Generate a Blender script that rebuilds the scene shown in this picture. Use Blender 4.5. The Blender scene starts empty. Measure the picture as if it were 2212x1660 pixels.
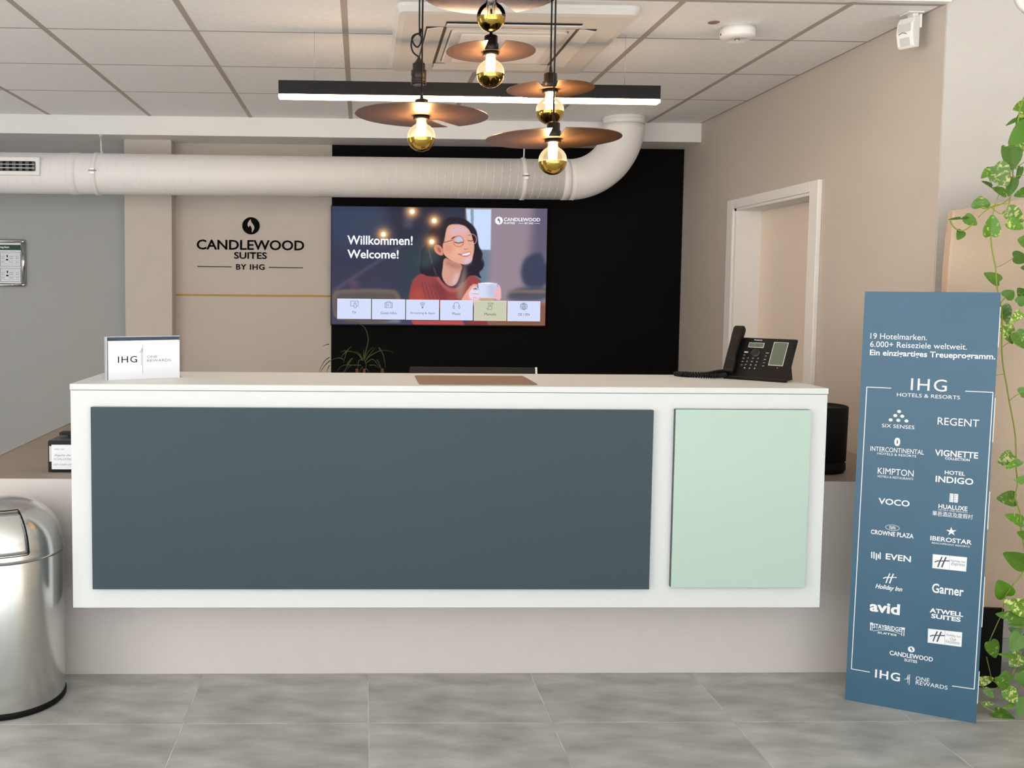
import bpy, bmesh, math, random
import numpy as np
from mathutils import Vector, Matrix
from mathutils.geometry import tessellate_polygon
random.seed(7)
S = bpy.context.scene
COL = S.collection
PI = math.pi

def lin(c):
    return tuple(((v/255)/12.92 if v/255 <= .04045 else ((v/255+.055)/1.055)**2.4) for v in c)

# ------------------------------------------------------------------ camera
cam_data = bpy.data.cameras.new('camera')
cam = bpy.data.objects.new('camera', cam_data)
COL.objects.link(cam)
cam_data.sensor_width = 36
cam_data.lens = 2041.2026 * 36 / 2212
cam_data.shift_x = (1106 - 834.5385) / 2212
cam_data.shift_y = (756.1453 - 830) / 2212
right = Vector((0.99960361, -0.02675519, 0.00876235))
fwd = Vector((0.02725764, 0.99761681, -0.06338543))
up = Vector((-0.00704558, 0.06359914, 0.99795065))
cam.matrix_world = Matrix(((right.x, up.x, -fwd.x, 0), (right.y, up.y, -fwd.y, 0), (right.z, up.z, -fwd.z, 1.40684), (0, 0, 0, 1)))
cam_data.clip_start = .05
S.camera = cam

# ------------------------------------------------------------------ world, light, exposure
w = bpy.data.worlds.new('world'); S.world = w; w.use_nodes = True
bg = w.node_tree.nodes['Background']
bg.inputs[0].default_value = (.80, .88, 1.0, 1)
bg.inputs[1].default_value = 1.3
S.view_settings.view_transform = 'Standard'
S.view_settings.look = 'None'
S.view_settings.gamma = 1
S.view_settings.use_curve_mapping = False
S.view_settings.exposure = -0.09

def area(name, loc, rot, sx, sy, power, color):
    l = bpy.data.lights.new(name, 'AREA'); l.shape = 'RECTANGLE'; l.size = sx; l.size_y = sy
    l.energy = power; l.color = color
    o = bpy.data.objects.new(name, l); o.location = loc; o.rotation_euler = rot; COL.objects.link(o)
    return o
# daylight through the three panes of the glazed shop front behind the camera
for k, x in enumerate((-2.6, 0.0, 2.6)):
    area('window_daylight', (x, -2.85, 1.5), (math.radians(90), 0, 0), 2.3, 2.7, 33, (.93, .97, 1.0))
# daylight through the side window on the left of the lobby
area('side_window_daylight', (-3.85, -.6, 1.5), (math.radians(90), 0, math.radians(-90)), 3.2, 2.3, 125, (1.0, .975, .95))
# unseen fill lamp added at the left end to brighten the recess
area('recess_fill', (-3.85, 4.6, 1.2), (math.radians(90), 0, math.radians(-90)), 1.8, 2.0, 13, (1.0, .97, .95))
# sun falling steeply through the front glazing onto the lobby floor
sun_d = bpy.data.lights.new('sun', 'SUN'); sun_d.energy = 45; sun_d.angle = .01; sun_d.color = (1, .97, .93)
sun = bpy.data.objects.new('sun', sun_d); sun.rotation_euler = (math.radians(38), 0, math.radians(-14)); COL.objects.link(sun)

# ------------------------------------------------------------------ helpers
def nt(m):
    m.use_nodes = True
    return m.node_tree.nodes, m.node_tree.links, m.node_tree.nodes['Principled BSDF']
def mat(name, rgb, rough=.5, metal=0, spec=.5, noise=0, scale=20, bump=0, bscale=200, coat=0, stretch=(1, 1, 1), varobj=0):
    """rgb in sRGB 0-255; optional colour mottling and fine relief"""
    m = bpy.data.materials.new(name); N, L, b = nt(m)
    c = lin(rgb)
    b.inputs['Base Color'].default_value = (*c, 1)
    b.inputs['Roughness'].default_value = rough
    b.inputs['Metallic'].default_value = metal
    b.inputs['Specular IOR Level'].default_value = spec
    b.inputs['Coat Weight'].default_value = coat
    tc = N.new('ShaderNodeTexCoord'); mp = N.new('ShaderNodeMapping'); mp.inputs['Scale'].default_value = stretch
    L.new(tc.outputs['Object'], mp.inputs['Vector'])
    if noise or varobj:
        n = N.new('ShaderNodeTexNoise'); n.inputs['Scale'].default_value = scale; n.inputs['Detail'].default_value = 5
        L.new(mp.outputs[0], n.inputs['Vector'])
        r = N.new('ShaderNodeMapRange'); r.inputs[1].default_value = .3; r.inputs[2].default_value = .7
        r.inputs[3].default_value = 1-noise; r.inputs[4].default_value = 1+noise
        L.new(n.outputs['Fac'], r.inputs[0])
        h = N.new('ShaderNodeHueSaturation'); h.inputs['Color'].default_value = (*c, 1)
        if varobj:
            oi = N.new('ShaderNodeObjectInfo'); r2 = N.new('ShaderNodeMapRange'); r2.inputs[3].default_value = 1-varobj; r2.inputs[4].default_value = 1+varobj
            L.new(oi.outputs['Random'], r2.inputs[0])
            mu = N.new('ShaderNodeMath'); mu.operation = 'MULTIPLY'; L.new(r.outputs[0], mu.inputs[0]); L.new(r2.outputs[0], mu.inputs[1])
            L.new(mu.outputs[0], h.inputs['Value'])
        else:
            L.new(r.outputs[0], h.inputs['Value'])
        L.new(h.outputs[0], b.inputs['Base Color'])
    if bump:
        n2 = N.new('ShaderNodeTexNoise'); n2.inputs['Scale'].default_value = bscale; n2.inputs['Detail'].default_value = 3
        L.new(mp.outputs[0], n2.inputs['Vector'])
        bp = N.new('ShaderNodeBump'); bp.inputs['Strength'].default_value = bump; bp.inputs['Distance'].default_value = .002
        L.new(n2.outputs['Fac'], bp.inputs['Height']); L.new(bp.outputs[0], b.inputs['Normal'])
    return m
def emis(name, rgb, strength=1, attr=None):
    m = bpy.data.materials.new(name); N, L, b = nt(m)
    b.inputs['Base Color'].default_value = (0, 0, 0, 1); b.inputs['Roughness'].default_value = .25
    b.inputs['Specular IOR Level'].default_value = .06
    b.inputs['Emission Color'].default_value = (*lin(rgb), 1); b.inputs['Emission Strength'].default_value = strength
    if attr:
        a = N.new('ShaderNodeVertexColor'); a.layer_name = attr; L.new(a.outputs['Color'], b.inputs['Emission Color'])
    return m
def glass(name, rgb=(255, 255, 255), rough=0.0, ior=1.45):
    m = bpy.data.materials.new(name); N, L, b = nt(m)
    b.inputs['Base Color'].default_value = (*lin(rgb), 1); b.inputs['Transmission Weight'].default_value = 1
    b.inputs['Roughness'].default_value = rough; b.inputs['IOR'].default_value = ior
    return m

class MB:
    def __init__(s): s.v = []; s.f = []; s.smooth = set()
    def add(s, vs, fs, smooth=False):
        o = len(s.v); s.v += [tuple(p) for p in vs]
        for f in fs:
            if smooth: s.smooth.add(len(s.f))
            s.f.append(tuple(i+o for i in f))
        return s
    def box(s, x0, x1, y0, y1, z0, z1, M=None):
        vs = [Vector((x, y, z)) for x in (x0, x1) for y in (y0, y1) for z in (z0, z1)]
        if M: vs = [M @ p for p in vs]
        return s.add(vs, [(0, 1, 3, 2), (4, 6, 7, 5), (0, 4, 5, 1), (2, 3, 7, 6), (0, 2, 6, 4), (1, 5, 7, 3)])
    def lathe(s, prof, n=32, M=None, cap=True, smooth=True):
        """prof list of (r,z) about z axis"""
        vs = []; fs = []
        for r, z in prof:
            for k in range(n):
                a = 2*PI*k/n; p = Vector((r*math.cos(a), r*math.sin(a), z)); vs.append(M @ p if M else p)
        for j in range(len(prof)-1):
            for k in range(n):
                a, b_ = j*n+k, j*n+(k+1) % n
                fs.append((a, b_, b_+n, a+n))
        s.add(vs, fs, smooth)
        if cap:
            o = len(s.v)-len(vs)
            if prof[0][0] > 1e-5: s.f.append(tuple(o+k for k in range(n))[::-1])
            if prof[-1][0] > 1e-5: s.f.append(tuple(o+(len(prof)-1)*n+k for k in range(n)))
        return s
    def cyl(s, p, q, r, n=16, r2=None):
        p = Vector(p); q = Vector(q); d = (q-p); M = Matrix.Translation(p) @ d.to_track_quat('Z', 'Y').to_matrix().to_4x4()
        return s.lathe([(r, 0), (r2 if r2 is not None else r, d.length)], n, M)
    def tube(s, pts, r, n=8, close=False):
        pts = [Vector(p) for p in pts]; m = len(pts); vs = []; fs = []
        rr = r if isinstance(r, (list, tuple)) else [r]*m
        nrm = None
        for i, p in enumerate(pts):
            t = (pts[min(i+1, m-1)]-pts[max(i-1, 0)])
            if t.length < 1e-9: t = Vector((0, 0, 1))
            t.normalize()
            if nrm is None:
                nrm = t.orthogonal().normalized()
            nrm = (nrm-t*nrm.dot(t))
            nrm = nrm.normalized() if nrm.length > 1e-6 else t.orthogonal().normalized()
            b_ = t.cross(nrm)
            for k in range(n):
                a = 2*PI*k/n; vs.append(p+(nrm*math.cos(a)+b_*math.sin(a))*rr[i])
        for i in range(m-1):
            for k in range(n):
                a, c = i*n+k, i*n+(k+1) % n
                fs.append((a, c, c+n, a+n))
        fs.append(tuple(range(n))[::-1]); fs.append(tuple((m-1)*n+k for k in range(n)))
        return s.add(vs, fs, True)
    def prism(s, pts, d, M):
        """2D outline in local XY extruded by d along local Z, mapped by M"""
        n = len(pts); vs = [M @ Vector((x, y, 0)) for x, y in pts]+[M @ Vector((x, y, d)) for x, y in pts]
        return s.add(vs, [tuple(range(n))[::-1], tuple(range(n, 2*n))]+[(i, (i+1) % n, (i+1) % n+n, i+n) for i in range(n)])
    def build(s, name, m, parent=None, bevel=0, seg=2, kind=None, label=None):
        me = bpy.data.meshes.new(name); me.from_pydata(s.v, [], s.f)
        for i in s.smooth:
            me.polygons[i].use_smooth = True
        me.update()
        return link(name, me, m, parent, bevel, seg, kind, label)
def link(name, me, m, parent=None, bevel=0, seg=2, kind=None, label=None):
    if m and not me.materials: me.materials.append(m)
    o = bpy.data.objects.new(name, me); COL.objects.link(o)
    if parent:
        o.parent = parent; o.matrix_parent_inverse = parent['mwi_'] if False else pinv(parent)
    if bevel:
        b = o.modifiers.new('bevel', 'BEVEL'); b.width = bevel; b.segments = seg; b.limit_method = 'ANGLE'; b.angle_limit = .6
    if kind: o['kind'] = kind
    if label: o['label'] = label
    return o
MW = {}
def pinv(p):
    return MW[p.name].inverted() if p.name in MW else Matrix.Identity(4)
def tag(o, label, cat, group=None):
    o['label'] = label; o['category'] = cat
    if group: o['group'] = group
    return o
def thing(name, label, cat, loc=(0, 0, 0), group=None):
    """Empty at the thing's base; parts are written in room coordinates"""
    o = bpy.data.objects.new(name, None); COL.objects.link(o); o.location = loc; o.empty_display_size = .05
    MW[o.name] = Matrix.Translation(Vector(loc))
    return tag(o, label, cat, group)
def struct(name, loc=None):
    o = bpy.data.objects.new(name, None); COL.objects.link(o)
    o.location = loc or (0, 0, 0); MW[o.name] = Matrix.Translation(Vector(o.location)); o['kind'] = 'structure'
    return o
def frame(o, u, v):
    """4x4 matrix: local x=u, y=v, z=outward normal"""
    u = Vector(u).normalized(); v = Vector(v).normalized(); n = u.cross(v)
    return Matrix(((u.x, v.x, n.x, o[0]), (u.y, v.y, n.y, o[1]), (u.z, v.z, n.z, o[2]), (0, 0, 0, 1)))
_tc = {}
def text_mesh(body, bold=0, italic=False, spacing=1.0):
    cu = bpy.data.curves.new('t', 'FONT'); cu.body = body; cu.size = 1; cu.resolution_u = 3
    cu.offset = (0, .018, .032)[bold]; cu.shear = .35 if italic else 0; cu.space_character = spacing
    to = bpy.data.objects.new('t', cu); COL.objects.link(to)
    dg = bpy.context.evaluated_depsgraph_get(); me = bpy.data.meshes.new_from_object(to.evaluated_get(dg))
    bpy.data.objects.remove(to); bpy.data.curves.remove(cu)
    me.materials.clear()
    return me
def text(body, cx, cy, w, h, M, m, parent=None, bold=0, italic=False, serif=False, z=.0006, name='lettering', spacing=1.0):
    me = text_mesh(body, bold, italic, spacing)
    co = np.empty(len(me.vertices)*3); me.vertices.foreach_get('co', co); co = co.reshape(-1, 3)
    lo = co.min(0); hi = co.max(0); sz = hi-lo
    if serif:   # small feet at the ends of upright strokes
        bm = bmesh.new(); bm.from_mesh(me)
        sers = []
        for f in ():
            pass
        bm.free()
    kx = w/sz[0] if w else h/sz[1]
    ky = h/sz[1]
    for v in me.vertices:
        p = Vector(((v.co.x-(lo[0]+hi[0])/2)*kx+cx, (v.co.y-(lo[1]+hi[1])/2)*ky+cy, z)); v.co = M @ p
    me.update()
    return link(name, me, m, parent)
def rect(x0, x1, y0, y1, M, m, parent, name, z0=0, z1=.0006, bevel=0, label=None):
    return MB().box(x0, x1, y0, y1, z0, z1, M).build(name, m, parent, bevel=bevel, label=label)
def poly(pts, M, m, parent, name, z0=0, z1=.0006):
    mb = MB(); mb.prism(pts, z1-z0, M @ Matrix.Translation((0, 0, z0)))
    return mb.build(name, m, parent)
def strip(pts, w, M, m, parent, name, z0=0, z1=.0006, closed=False):
    """flat ribbon along a 2D polyline"""
    mb = MB(); P = [Vector(p) for p in pts]
    if closed: P = P+[P[0]]
    for a, b in zip(P[:-1], P[1:]):
        d = (b-a); 
        if d.length < 1e-7: continue
        d.normalize(); q = Vector((-d.y, d.x))*w/2; e = d*w*.35
        mb.prism([tuple(a-e-q), tuple(b+e-q), tuple(b+e+q), tuple(a-e+q)], z1-z0, M @ Matrix.Translation((0, 0, z0)))
    return mb.build(name, m, parent)
def arc(cx, cy, rx, ry, a0=0, a1=360, n=24):
    return [(cx+rx*math.cos(math.radians(a0+(a1-a0)*k/n)), cy+ry*math.sin(math.radians(a0+(a1-a0)*k/n))) for k in range(n+(1 if abs(a1-a0) < 360 else 0))]
def smooth2(pts, it=2):
    for _ in range(it):
        out = []
        for i in range(len(pts)):
            a, b = pts[i], pts[(i+1) % len(pts)]
            out += [(a[0]*.75+b[0]*.25, a[1]*.75+b[1]*.25), (a[0]*.25+b[0]*.75, a[1]*.25+b[1]*.75)]
        pts = out
    return pts
def spline(pts, n=6):
    P = [Vector(p) for p in pts]; out = []
    for i in range(len(P)-1):
        p0, p1, p2, p3 = P[max(i-1, 0)], P[i], P[i+1], P[min(i+2, len(P)-1)]
        for k in range(n):
            t = k/n
            out.append(.5*((2*p1)+(p2-p0)*t+(2*p0-5*p1+4*p2-p3)*t*t+(3*p1-p0-3*p2+p3)*t**3))
    return out+[P[-1]]
FLAME = smooth2([(-.02, .78), (.0, .55), (.14, .32), (.36, .08), (.46, -.18), (.38, -.46), (.16, -.78), (.10, -.72), (.14, -.45), (.08, -.2), (-.05, -.03), (-.18, .06), (-.22, -.05), (-.30, -.2), (-.42, -.02), (-.46, .22), (-.32, .5)], 2)
BANNER_TEXT = [('19 Hotelmarken.', 0.1063, 1.266, 0.1659, 0.0196, 0, ''), ('6.000+ Reiseziele weltweit.', 0.1634, 1.2388, 0.2797, 0.0194, 0, ''), ('Ein einzigartiges Treueprogramm.', 0.2034, 1.2074, 0.3589, 0.0249, 1, ''), ('IHG', 0.2017, 1.109, 0.103, 0.0397, 0, 'w'), ('HOTELS & RESORTS', 0.2013, 1.0721, 0.1814, 0.012, 0, ''), ('SIX SENSES', 0.119, 0.9648, 0.096, 0.0122, 0, 's'), ('REGENT', 0.2907, 0.9916, 0.1163, 0.0246, 0, 's'), ('INTERCONTINENTAL', 0.1192, 0.8838, 0.1578, 0.0159, 0, 's'), ('HOTELS & RESORTS', 0.1192, 0.8688, 0.1145, 0.0075, 0, ''), ('VIGNETTE', 0.2904, 0.8865, 0.1217, 0.021, 1, ''), ('COLLECTION', 0.294, 0.8697, 0.0694, 0.0082, 1, ''), ('KIMPTON', 0.1185, 0.8103, 0.1063, 0.0216, 0, ''), ('HOTELS & RESTAURANTS', 0.1186, 0.7913, 0.1052, 0.0075, 0, ''), ('HOTEL', 0.2892, 0.8233, 0.057, 0.0128, 1, ''), ('INDIGO', 0.2889, 0.7992, 0.1063, 0.0211, 1, ''), ('VOCO', 0.1184, 0.7072, 0.0925, 0.0207, 1, 's'), ('HUALUXE', 0.2891, 0.7089, 0.082, 0.0147, 1, ''), ('HOTELS AND RESORTS', 0.2895, 0.6982, 0.082, 0.0046, 0, ''), ('華邑酒店及度假村', 0.2891, 0.6838, 0.1137, 0.0165, 0, ''), ('CROWNE PLAZA', 0.1176, 0.5989, 0.1272, 0.0157, 1, ''), ('IBEROSTAR', 0.2887, 0.5995, 0.1176, 0.0153, 1, ''), ('BEACHFRONT RESORTS', 0.2886, 0.5844, 0.107, 0.0057, 0, ''), ('EVEN', 0.1397, 0.5202, 0.0745, 0.0205, 1, ''), ('Holiday Inn', 0.1163, 0.4117, 0.0808, 0.0207, 1, 'i'), ('Garner', 0.2877, 0.4329, 0.0901, 0.0317, 1, ''), ('avid', 0.1073, 0.3428, 0.0903, 0.0375, 2, ''), ('ATWELL', 0.2872, 0.3566, 0.0956, 0.0154, 2, ''), ('SUITES', 0.2867, 0.3384, 0.0841, 0.0154, 2, ''), ('STAYBRIDGE', 0.1175, 0.2755, 0.0838, 0.0158, 1, ''), ('SUITES', 0.1182, 0.258, 0.0575, 0.0069, 1, ''), ('CANDLEWOOD', 0.1925, 0.1909, 0.1274, 0.0156, 1, ''), ('SUITES', 0.1924, 0.1779, 0.038, 0.0098, 1, ''), ('IHG', 0.1259, 0.1108, 0.075, 0.0296, 1, 'w'), ('ONE', 0.2297, 0.118, 0.0401, 0.0136, 0, ''), ('REWARDS', 0.2564, 0.1035, 0.0924, 0.0136, 0, ''), ('Holiday Inn', 0.3122, 0.5315, 0.0398, 0.0086, 0, 'b'), ('Express', 0.3124, 0.5214, 0.0393, 0.0143, 0, 'bi'), ('Holiday Inn', 0.3107, 0.281, 0.04, 0.0086, 0, 'b'), ('Club', 0.31, 0.2701, 0.0177, 0.0096, 0, 'bi'), ('Vacations', 0.3097, 0.2602, 0.0395, 0.0106, 0, 'bi')]
BANNER_LINES = [((0.02, 1.0921), (0.0924, 1.0924)), ((0.306, 1.0944), (0.3819, 1.0947)), ((0.02, 1.0921), (0.0155, 0.1123)), ((0.3819, 1.0947), (0.3775, 0.1144)), ((0.0155, 0.1123), (0.0714, 0.1118)), ((0.3161, 0.1123), (0.3775, 0.1144))]
BANNER_DOTS = [(0.1197, 1.0152), (0.1091, 1.0008), (0.1297, 1.0), (0.096, 0.9851), (0.1187, 0.9855), (0.1426, 0.985)]
BANNER_ICONS = {'diamond': (0.119, 0.9125), 'gridtl': (0.2784, 0.7545), 'gridbr': (0.302, 0.7262), 'crown': (0.1178, 0.6202), 'star': (0.2885, 0.6285), 'even': [((0.0597, 0.5284), (0.0604, 0.5094)), ((0.0667, 0.5294), (0.0675, 0.5084)), ((0.0739, 0.5254), (0.0746, 0.5044)), ((0.0801, 0.5223), (0.0805, 0.5113)), ((0.0851, 0.53), (0.0859, 0.5091))], 'box1': [(0.24, 0.4993), (0.3362, 0.5012), (0.3367, 0.5487), (0.2394, 0.5462)], 'box2': [(0.2385, 0.2459), (0.3353, 0.2485), (0.335, 0.2972), (0.2375, 0.2932)], 'div1': ((0.2883, 0.4988), (0.2876, 0.5473)), 'div2': ((0.2871, 0.2471), (0.2864, 0.2952)), 'h0': (0.1174, 0.4458), 'h1': (0.2666, 0.5233), 'h2': (0.2648, 0.271), 'col1': ((0.066, 0.2849), (0.074, 0.258)), 'col2': ((0.1603, 0.2842), (0.1696, 0.2559)), 'arc': [(0.0761, 0.2614), (0.0957, 0.2685), (0.1174, 0.2709), (0.1392, 0.2699), (0.1598, 0.2646)], 'candle': (0.1922, 0.2137), 'one': (0.185, 0.1098), 'edges': [(1.3698164263049781, 1.2408561077487619), (1.0771562600901696, 0.9336973919827154), (0.7716407117473565, 0.6481243743375231), (0.49087835382302386, 0.323836734213994), (0.17438716777301672, 0.06727156619161952)]}
BANNER_W = 0.3877; BANNER_H = 1.4157
BANNER_AX = [(1.6899, 3.1541, 0.0), (0.87869, -0.47739, 0.0), (0.0085, 0.0, 0.99996), (-0.47737, -0.87866, 0.00406)]
LEAVES = [(2.21, 3.136, 2.039, 2.163, 3.13, 2.022, 0.04, 1.0), (2.215, 3.137, 2.024, 2.185, 3.128, 1.995, 0.025, 2.0), (2.16, 3.104, 1.988, 2.122, 3.101, 1.966, 0.014, 0.0), (2.206, 3.137, 2.006, 2.184, 3.137, 1.964, 0.034, 1.0), (2.172, 3.05, 1.957, 2.098, 3.045, 1.896, 0.069, 0.0), (2.141, 3.114, 1.867, 2.12, 3.111, 1.904, 0.031, 2.0), (2.15, 3.124, 1.875, 2.2, 3.112, 1.907, 0.049, 2.0), (2.102, 3.04, 1.88, 2.102, 3.032, 1.811, 0.063, 0.0), (2.038, 3.021, 1.82, 2.079, 3.016, 1.758, 0.065, 2.0), (2.026, 3.025, 1.812, 1.991, 3.014, 1.782, 0.027, 1.0), (2.065, 3.072, 1.764, 2.024, 3.061, 1.779, 0.017, 1.0), (2.141, 3.114, 1.745, 2.089, 3.104, 1.762, 0.031, 1.0), (2.113, 3.041, 1.785, 2.1, 3.04, 1.727, 0.042, 0.0), (2.044, 3.092, 1.696, 2.042, 3.09, 1.733, 0.055, 1.0), (2.184, 3.108, 1.83, 2.169, 3.103, 1.781, 0.02, 0.0), (2.191, 3.083, 1.749, 2.14, 3.072, 1.732, 0.033, 1.0), (1.99, 3.083, 1.662, 2.029, 3.081, 1.638, 0.036, 0.0), (1.943, 3.039, 1.656, 1.9, 3.032, 1.65, 0.009, 0.0), (1.999, 3.083, 1.665, 1.968, 3.075, 1.655, 0.012, 0.0), (1.97, 3.068, 1.615, 1.951, 3.06, 1.587, 0.03, 0.0), (2.066, 3.068, 1.604, 2.064, 3.06, 1.671, 0.056, 1.0), (2.15, 3.112, 1.69, 2.206, 3.11, 1.651, 0.049, 2.0), (2.121, 3.065, 1.647, 2.171, 3.059, 1.626, 0.041, 1.0), (2.22, 3.102, 1.586, 2.181, 3.099, 1.592, 0.046, 0.0), (2.162, 3.087, 1.533, 2.206, 3.079, 1.527, 0.048, 0.0), (2.236, 3.128, 1.498, 2.212, 3.123, 1.499, 0.021, 0.0), (2.12, 3.096, 1.453, 2.067, 3.094, 1.48, 0.039, 0.0), (2.104, 3.035, 1.401, 2.129, 3.033, 1.422, 0.039, 0.0), (2.236, 3.13, 1.405, 2.207, 3.125, 1.432, 0.034, 1.0), (2.167, 3.065, 1.382, 2.198, 3.06, 1.402, 0.033, 0.0), (2.121, 3.071, 1.37, 2.139, 3.067, 1.316, 0.045, 1.0), (2.143, 3.02, 1.352, 2.107, 3.013, 1.317, 0.03, 2.0), (2.127, 3.066, 1.306, 2.154, 3.056, 1.247, 0.057, 2.0), (2.153, 3.044, 1.283, 2.189, 3.043, 1.232, 0.051, 1.0), (2.181, 3.044, 1.338, 2.158, 3.041, 1.347, 0.012, 2.0), (2.185, 3.056, 1.082, 2.21, 3.045, 1.097, 0.036, 0.0), (2.155, 3.036, 0.879, 2.102, 3.029, 0.85, 0.045, 2.0), (2.134, 2.996, 0.861, 2.099, 2.989, 0.843, 0.021, 1.0), (2.139, 3.002, 0.861, 2.163, 2.994, 0.862, 0.025, 1.0), (2.18, 3.023, 0.802, 2.148, 3.014, 0.801, 0.019, 2.0), (2.151, 2.994, 0.798, 2.175, 2.993, 0.823, 0.023, 0.0), (2.183, 3.052, 0.731, 2.117, 3.045, 0.733, 0.051, 1.0), (2.201, 3.041, 0.655, 2.135, 3.031, 0.681, 0.039, 1.0), (2.219, 3.034, 0.61, 2.175, 3.024, 0.625, 0.03, 0.0), (2.213, 3.036, 0.514, 2.132, 3.025, 0.555, 0.059, 0.0), (2.167, 3.05, 0.403, 2.136, 3.048, 0.457, 0.06, 0.0), (2.227, 3.023, 0.366, 2.132, 3.012, 0.398, 0.062, 2.0), (2.218, 3.022, 0.335, 2.116, 3.019, 0.349, 0.044, 1.0), (2.23, 3.032, 0.309, 2.161, 3.028, 0.311, 0.018, 1.0), (2.203, 3.046, 0.292, 2.2, 3.04, 0.272, 0.042, 0.0), (2.198, 3.014, 0.279, 2.164, 3.008, 0.227, 0.053, 0.0), (2.229, 3.028, 0.27, 2.199, 3.017, 0.249, 0.033, 0.0), (2.141, 3.078, 0.232, 2.159, 3.071, 0.18, 0.054, 1.0), (2.17, 2.998, 0.214, 2.107, 2.989, 0.226, 0.018, 0.0), (2.231, 3.051, 0.194, 2.184, 3.041, 0.164, 0.045, 2.0), (2.23, 3.021, 0.165, 2.202, 3.021, 0.146, 0.024, 0.0), (2.174, 2.975, 0.166, 2.192, 2.966, 0.126, 0.044, 0.0), (2.146, 2.986, 0.158, 2.105, 2.975, 0.134, 0.032, 0.0), (2.06, 3.008, 0.124, 2.108, 3.002, 0.139, 0.032, 2.0), (2.077, 3.0, 0.102, 2.102, 2.988, 0.079, 0.024, 1.0), (2.102, 2.972, 0.155, 2.139, 2.971, 0.1, 0.038, 1.0), (2.129, 2.971, 0.114, 2.16, 2.964, 0.071, 0.047, 2.0), (2.071, 2.997, 0.053, 2.106, 2.991, 0.057, 0.018, 2.0), (2.121, 3.008, 0.022, 2.184, 2.999, -0.005, 0.044, 1.0), (2.198, 2.974, 0.075, 2.17, 2.966, 0.024, 0.047, 0.0), (2.161, 2.986, 0.057, 2.124, 2.977, 0.046, 0.015, 1.0), (2.446, 3.072, 0.828, 2.393, 3.062, 0.811, 0.047, 1.0), (2.377, 3.089, 1.579, 2.348, 3.079, 1.513, 0.062, 0.0), (2.287, 3.083, 1.788, 2.303, 3.073, 1.719, 0.06, 0.0), (2.46, 3.029, 0.735, 2.431, 3.019, 0.684, 0.049, 2.0), (2.445, 3.097, 1.991, 2.463, 3.087, 1.941, 0.045, 0.0), (2.356, 3.048, 1.5, 2.291, 3.038, 1.455, 0.067, 1.0), (2.312, 3.033, 0.424, 2.31, 3.023, 0.364, 0.05, 1.0), (2.321, 3.019, 0.308, 2.263, 3.009, 0.263, 0.063, 2.0), (2.386, 3.093, 1.368, 2.379, 3.083, 1.294, 0.064, 0.0), (2.286, 3.062, 1.614, 2.307, 3.052, 1.557, 0.052, 2.0), (2.434, 3.017, 1.892, 2.44, 3.007, 1.841, 0.044, 2.0), (2.358, 3.042, 0.661, 2.36, 3.032, 0.603, 0.049, 0.0), (2.377, 3.02, 0.589, 2.299, 3.01, 0.584, 0.067, 1.0), (2.305, 3.011, 0.644, 2.361, 3.001, 0.608, 0.056, 0.0), (2.367, 3.076, 1.97, 2.438, 3.066, 1.959, 0.061, 1.0), (2.362, 3.066, 1.998, 2.388, 3.056, 1.941, 0.054, 0.0), (2.46, 3.084, 1.704, 2.398, 3.074, 1.693, 0.053, 2.0), (2.343, 3.004, 0.588, 2.376, 2.994, 0.535, 0.053, 0.0), (2.301, 3.029, 0.825, 2.299, 3.019, 0.746, 0.067, 1.0), (2.35, 3.088, 0.329, 2.307, 3.078, 0.304, 0.043, 1.0), (2.379, 3.04, 0.709, 2.397, 3.03, 0.651, 0.052, 2.0), (2.386, 3.023, 1.407, 2.336, 3.013, 1.382, 0.047, 0.0), (2.425, 3.067, 1.313, 2.466, 3.057, 1.258, 0.058, 0.0), (2.283, 3.036, 1.455, 2.26, 3.026, 1.402, 0.049, 1.0), (2.452, 3.024, 1.883, 2.38, 3.014, 1.879, 0.061, 0.0), (2.391, 3.043, 0.5, 2.322, 3.033, 0.498, 0.059, 0.0)]
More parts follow.
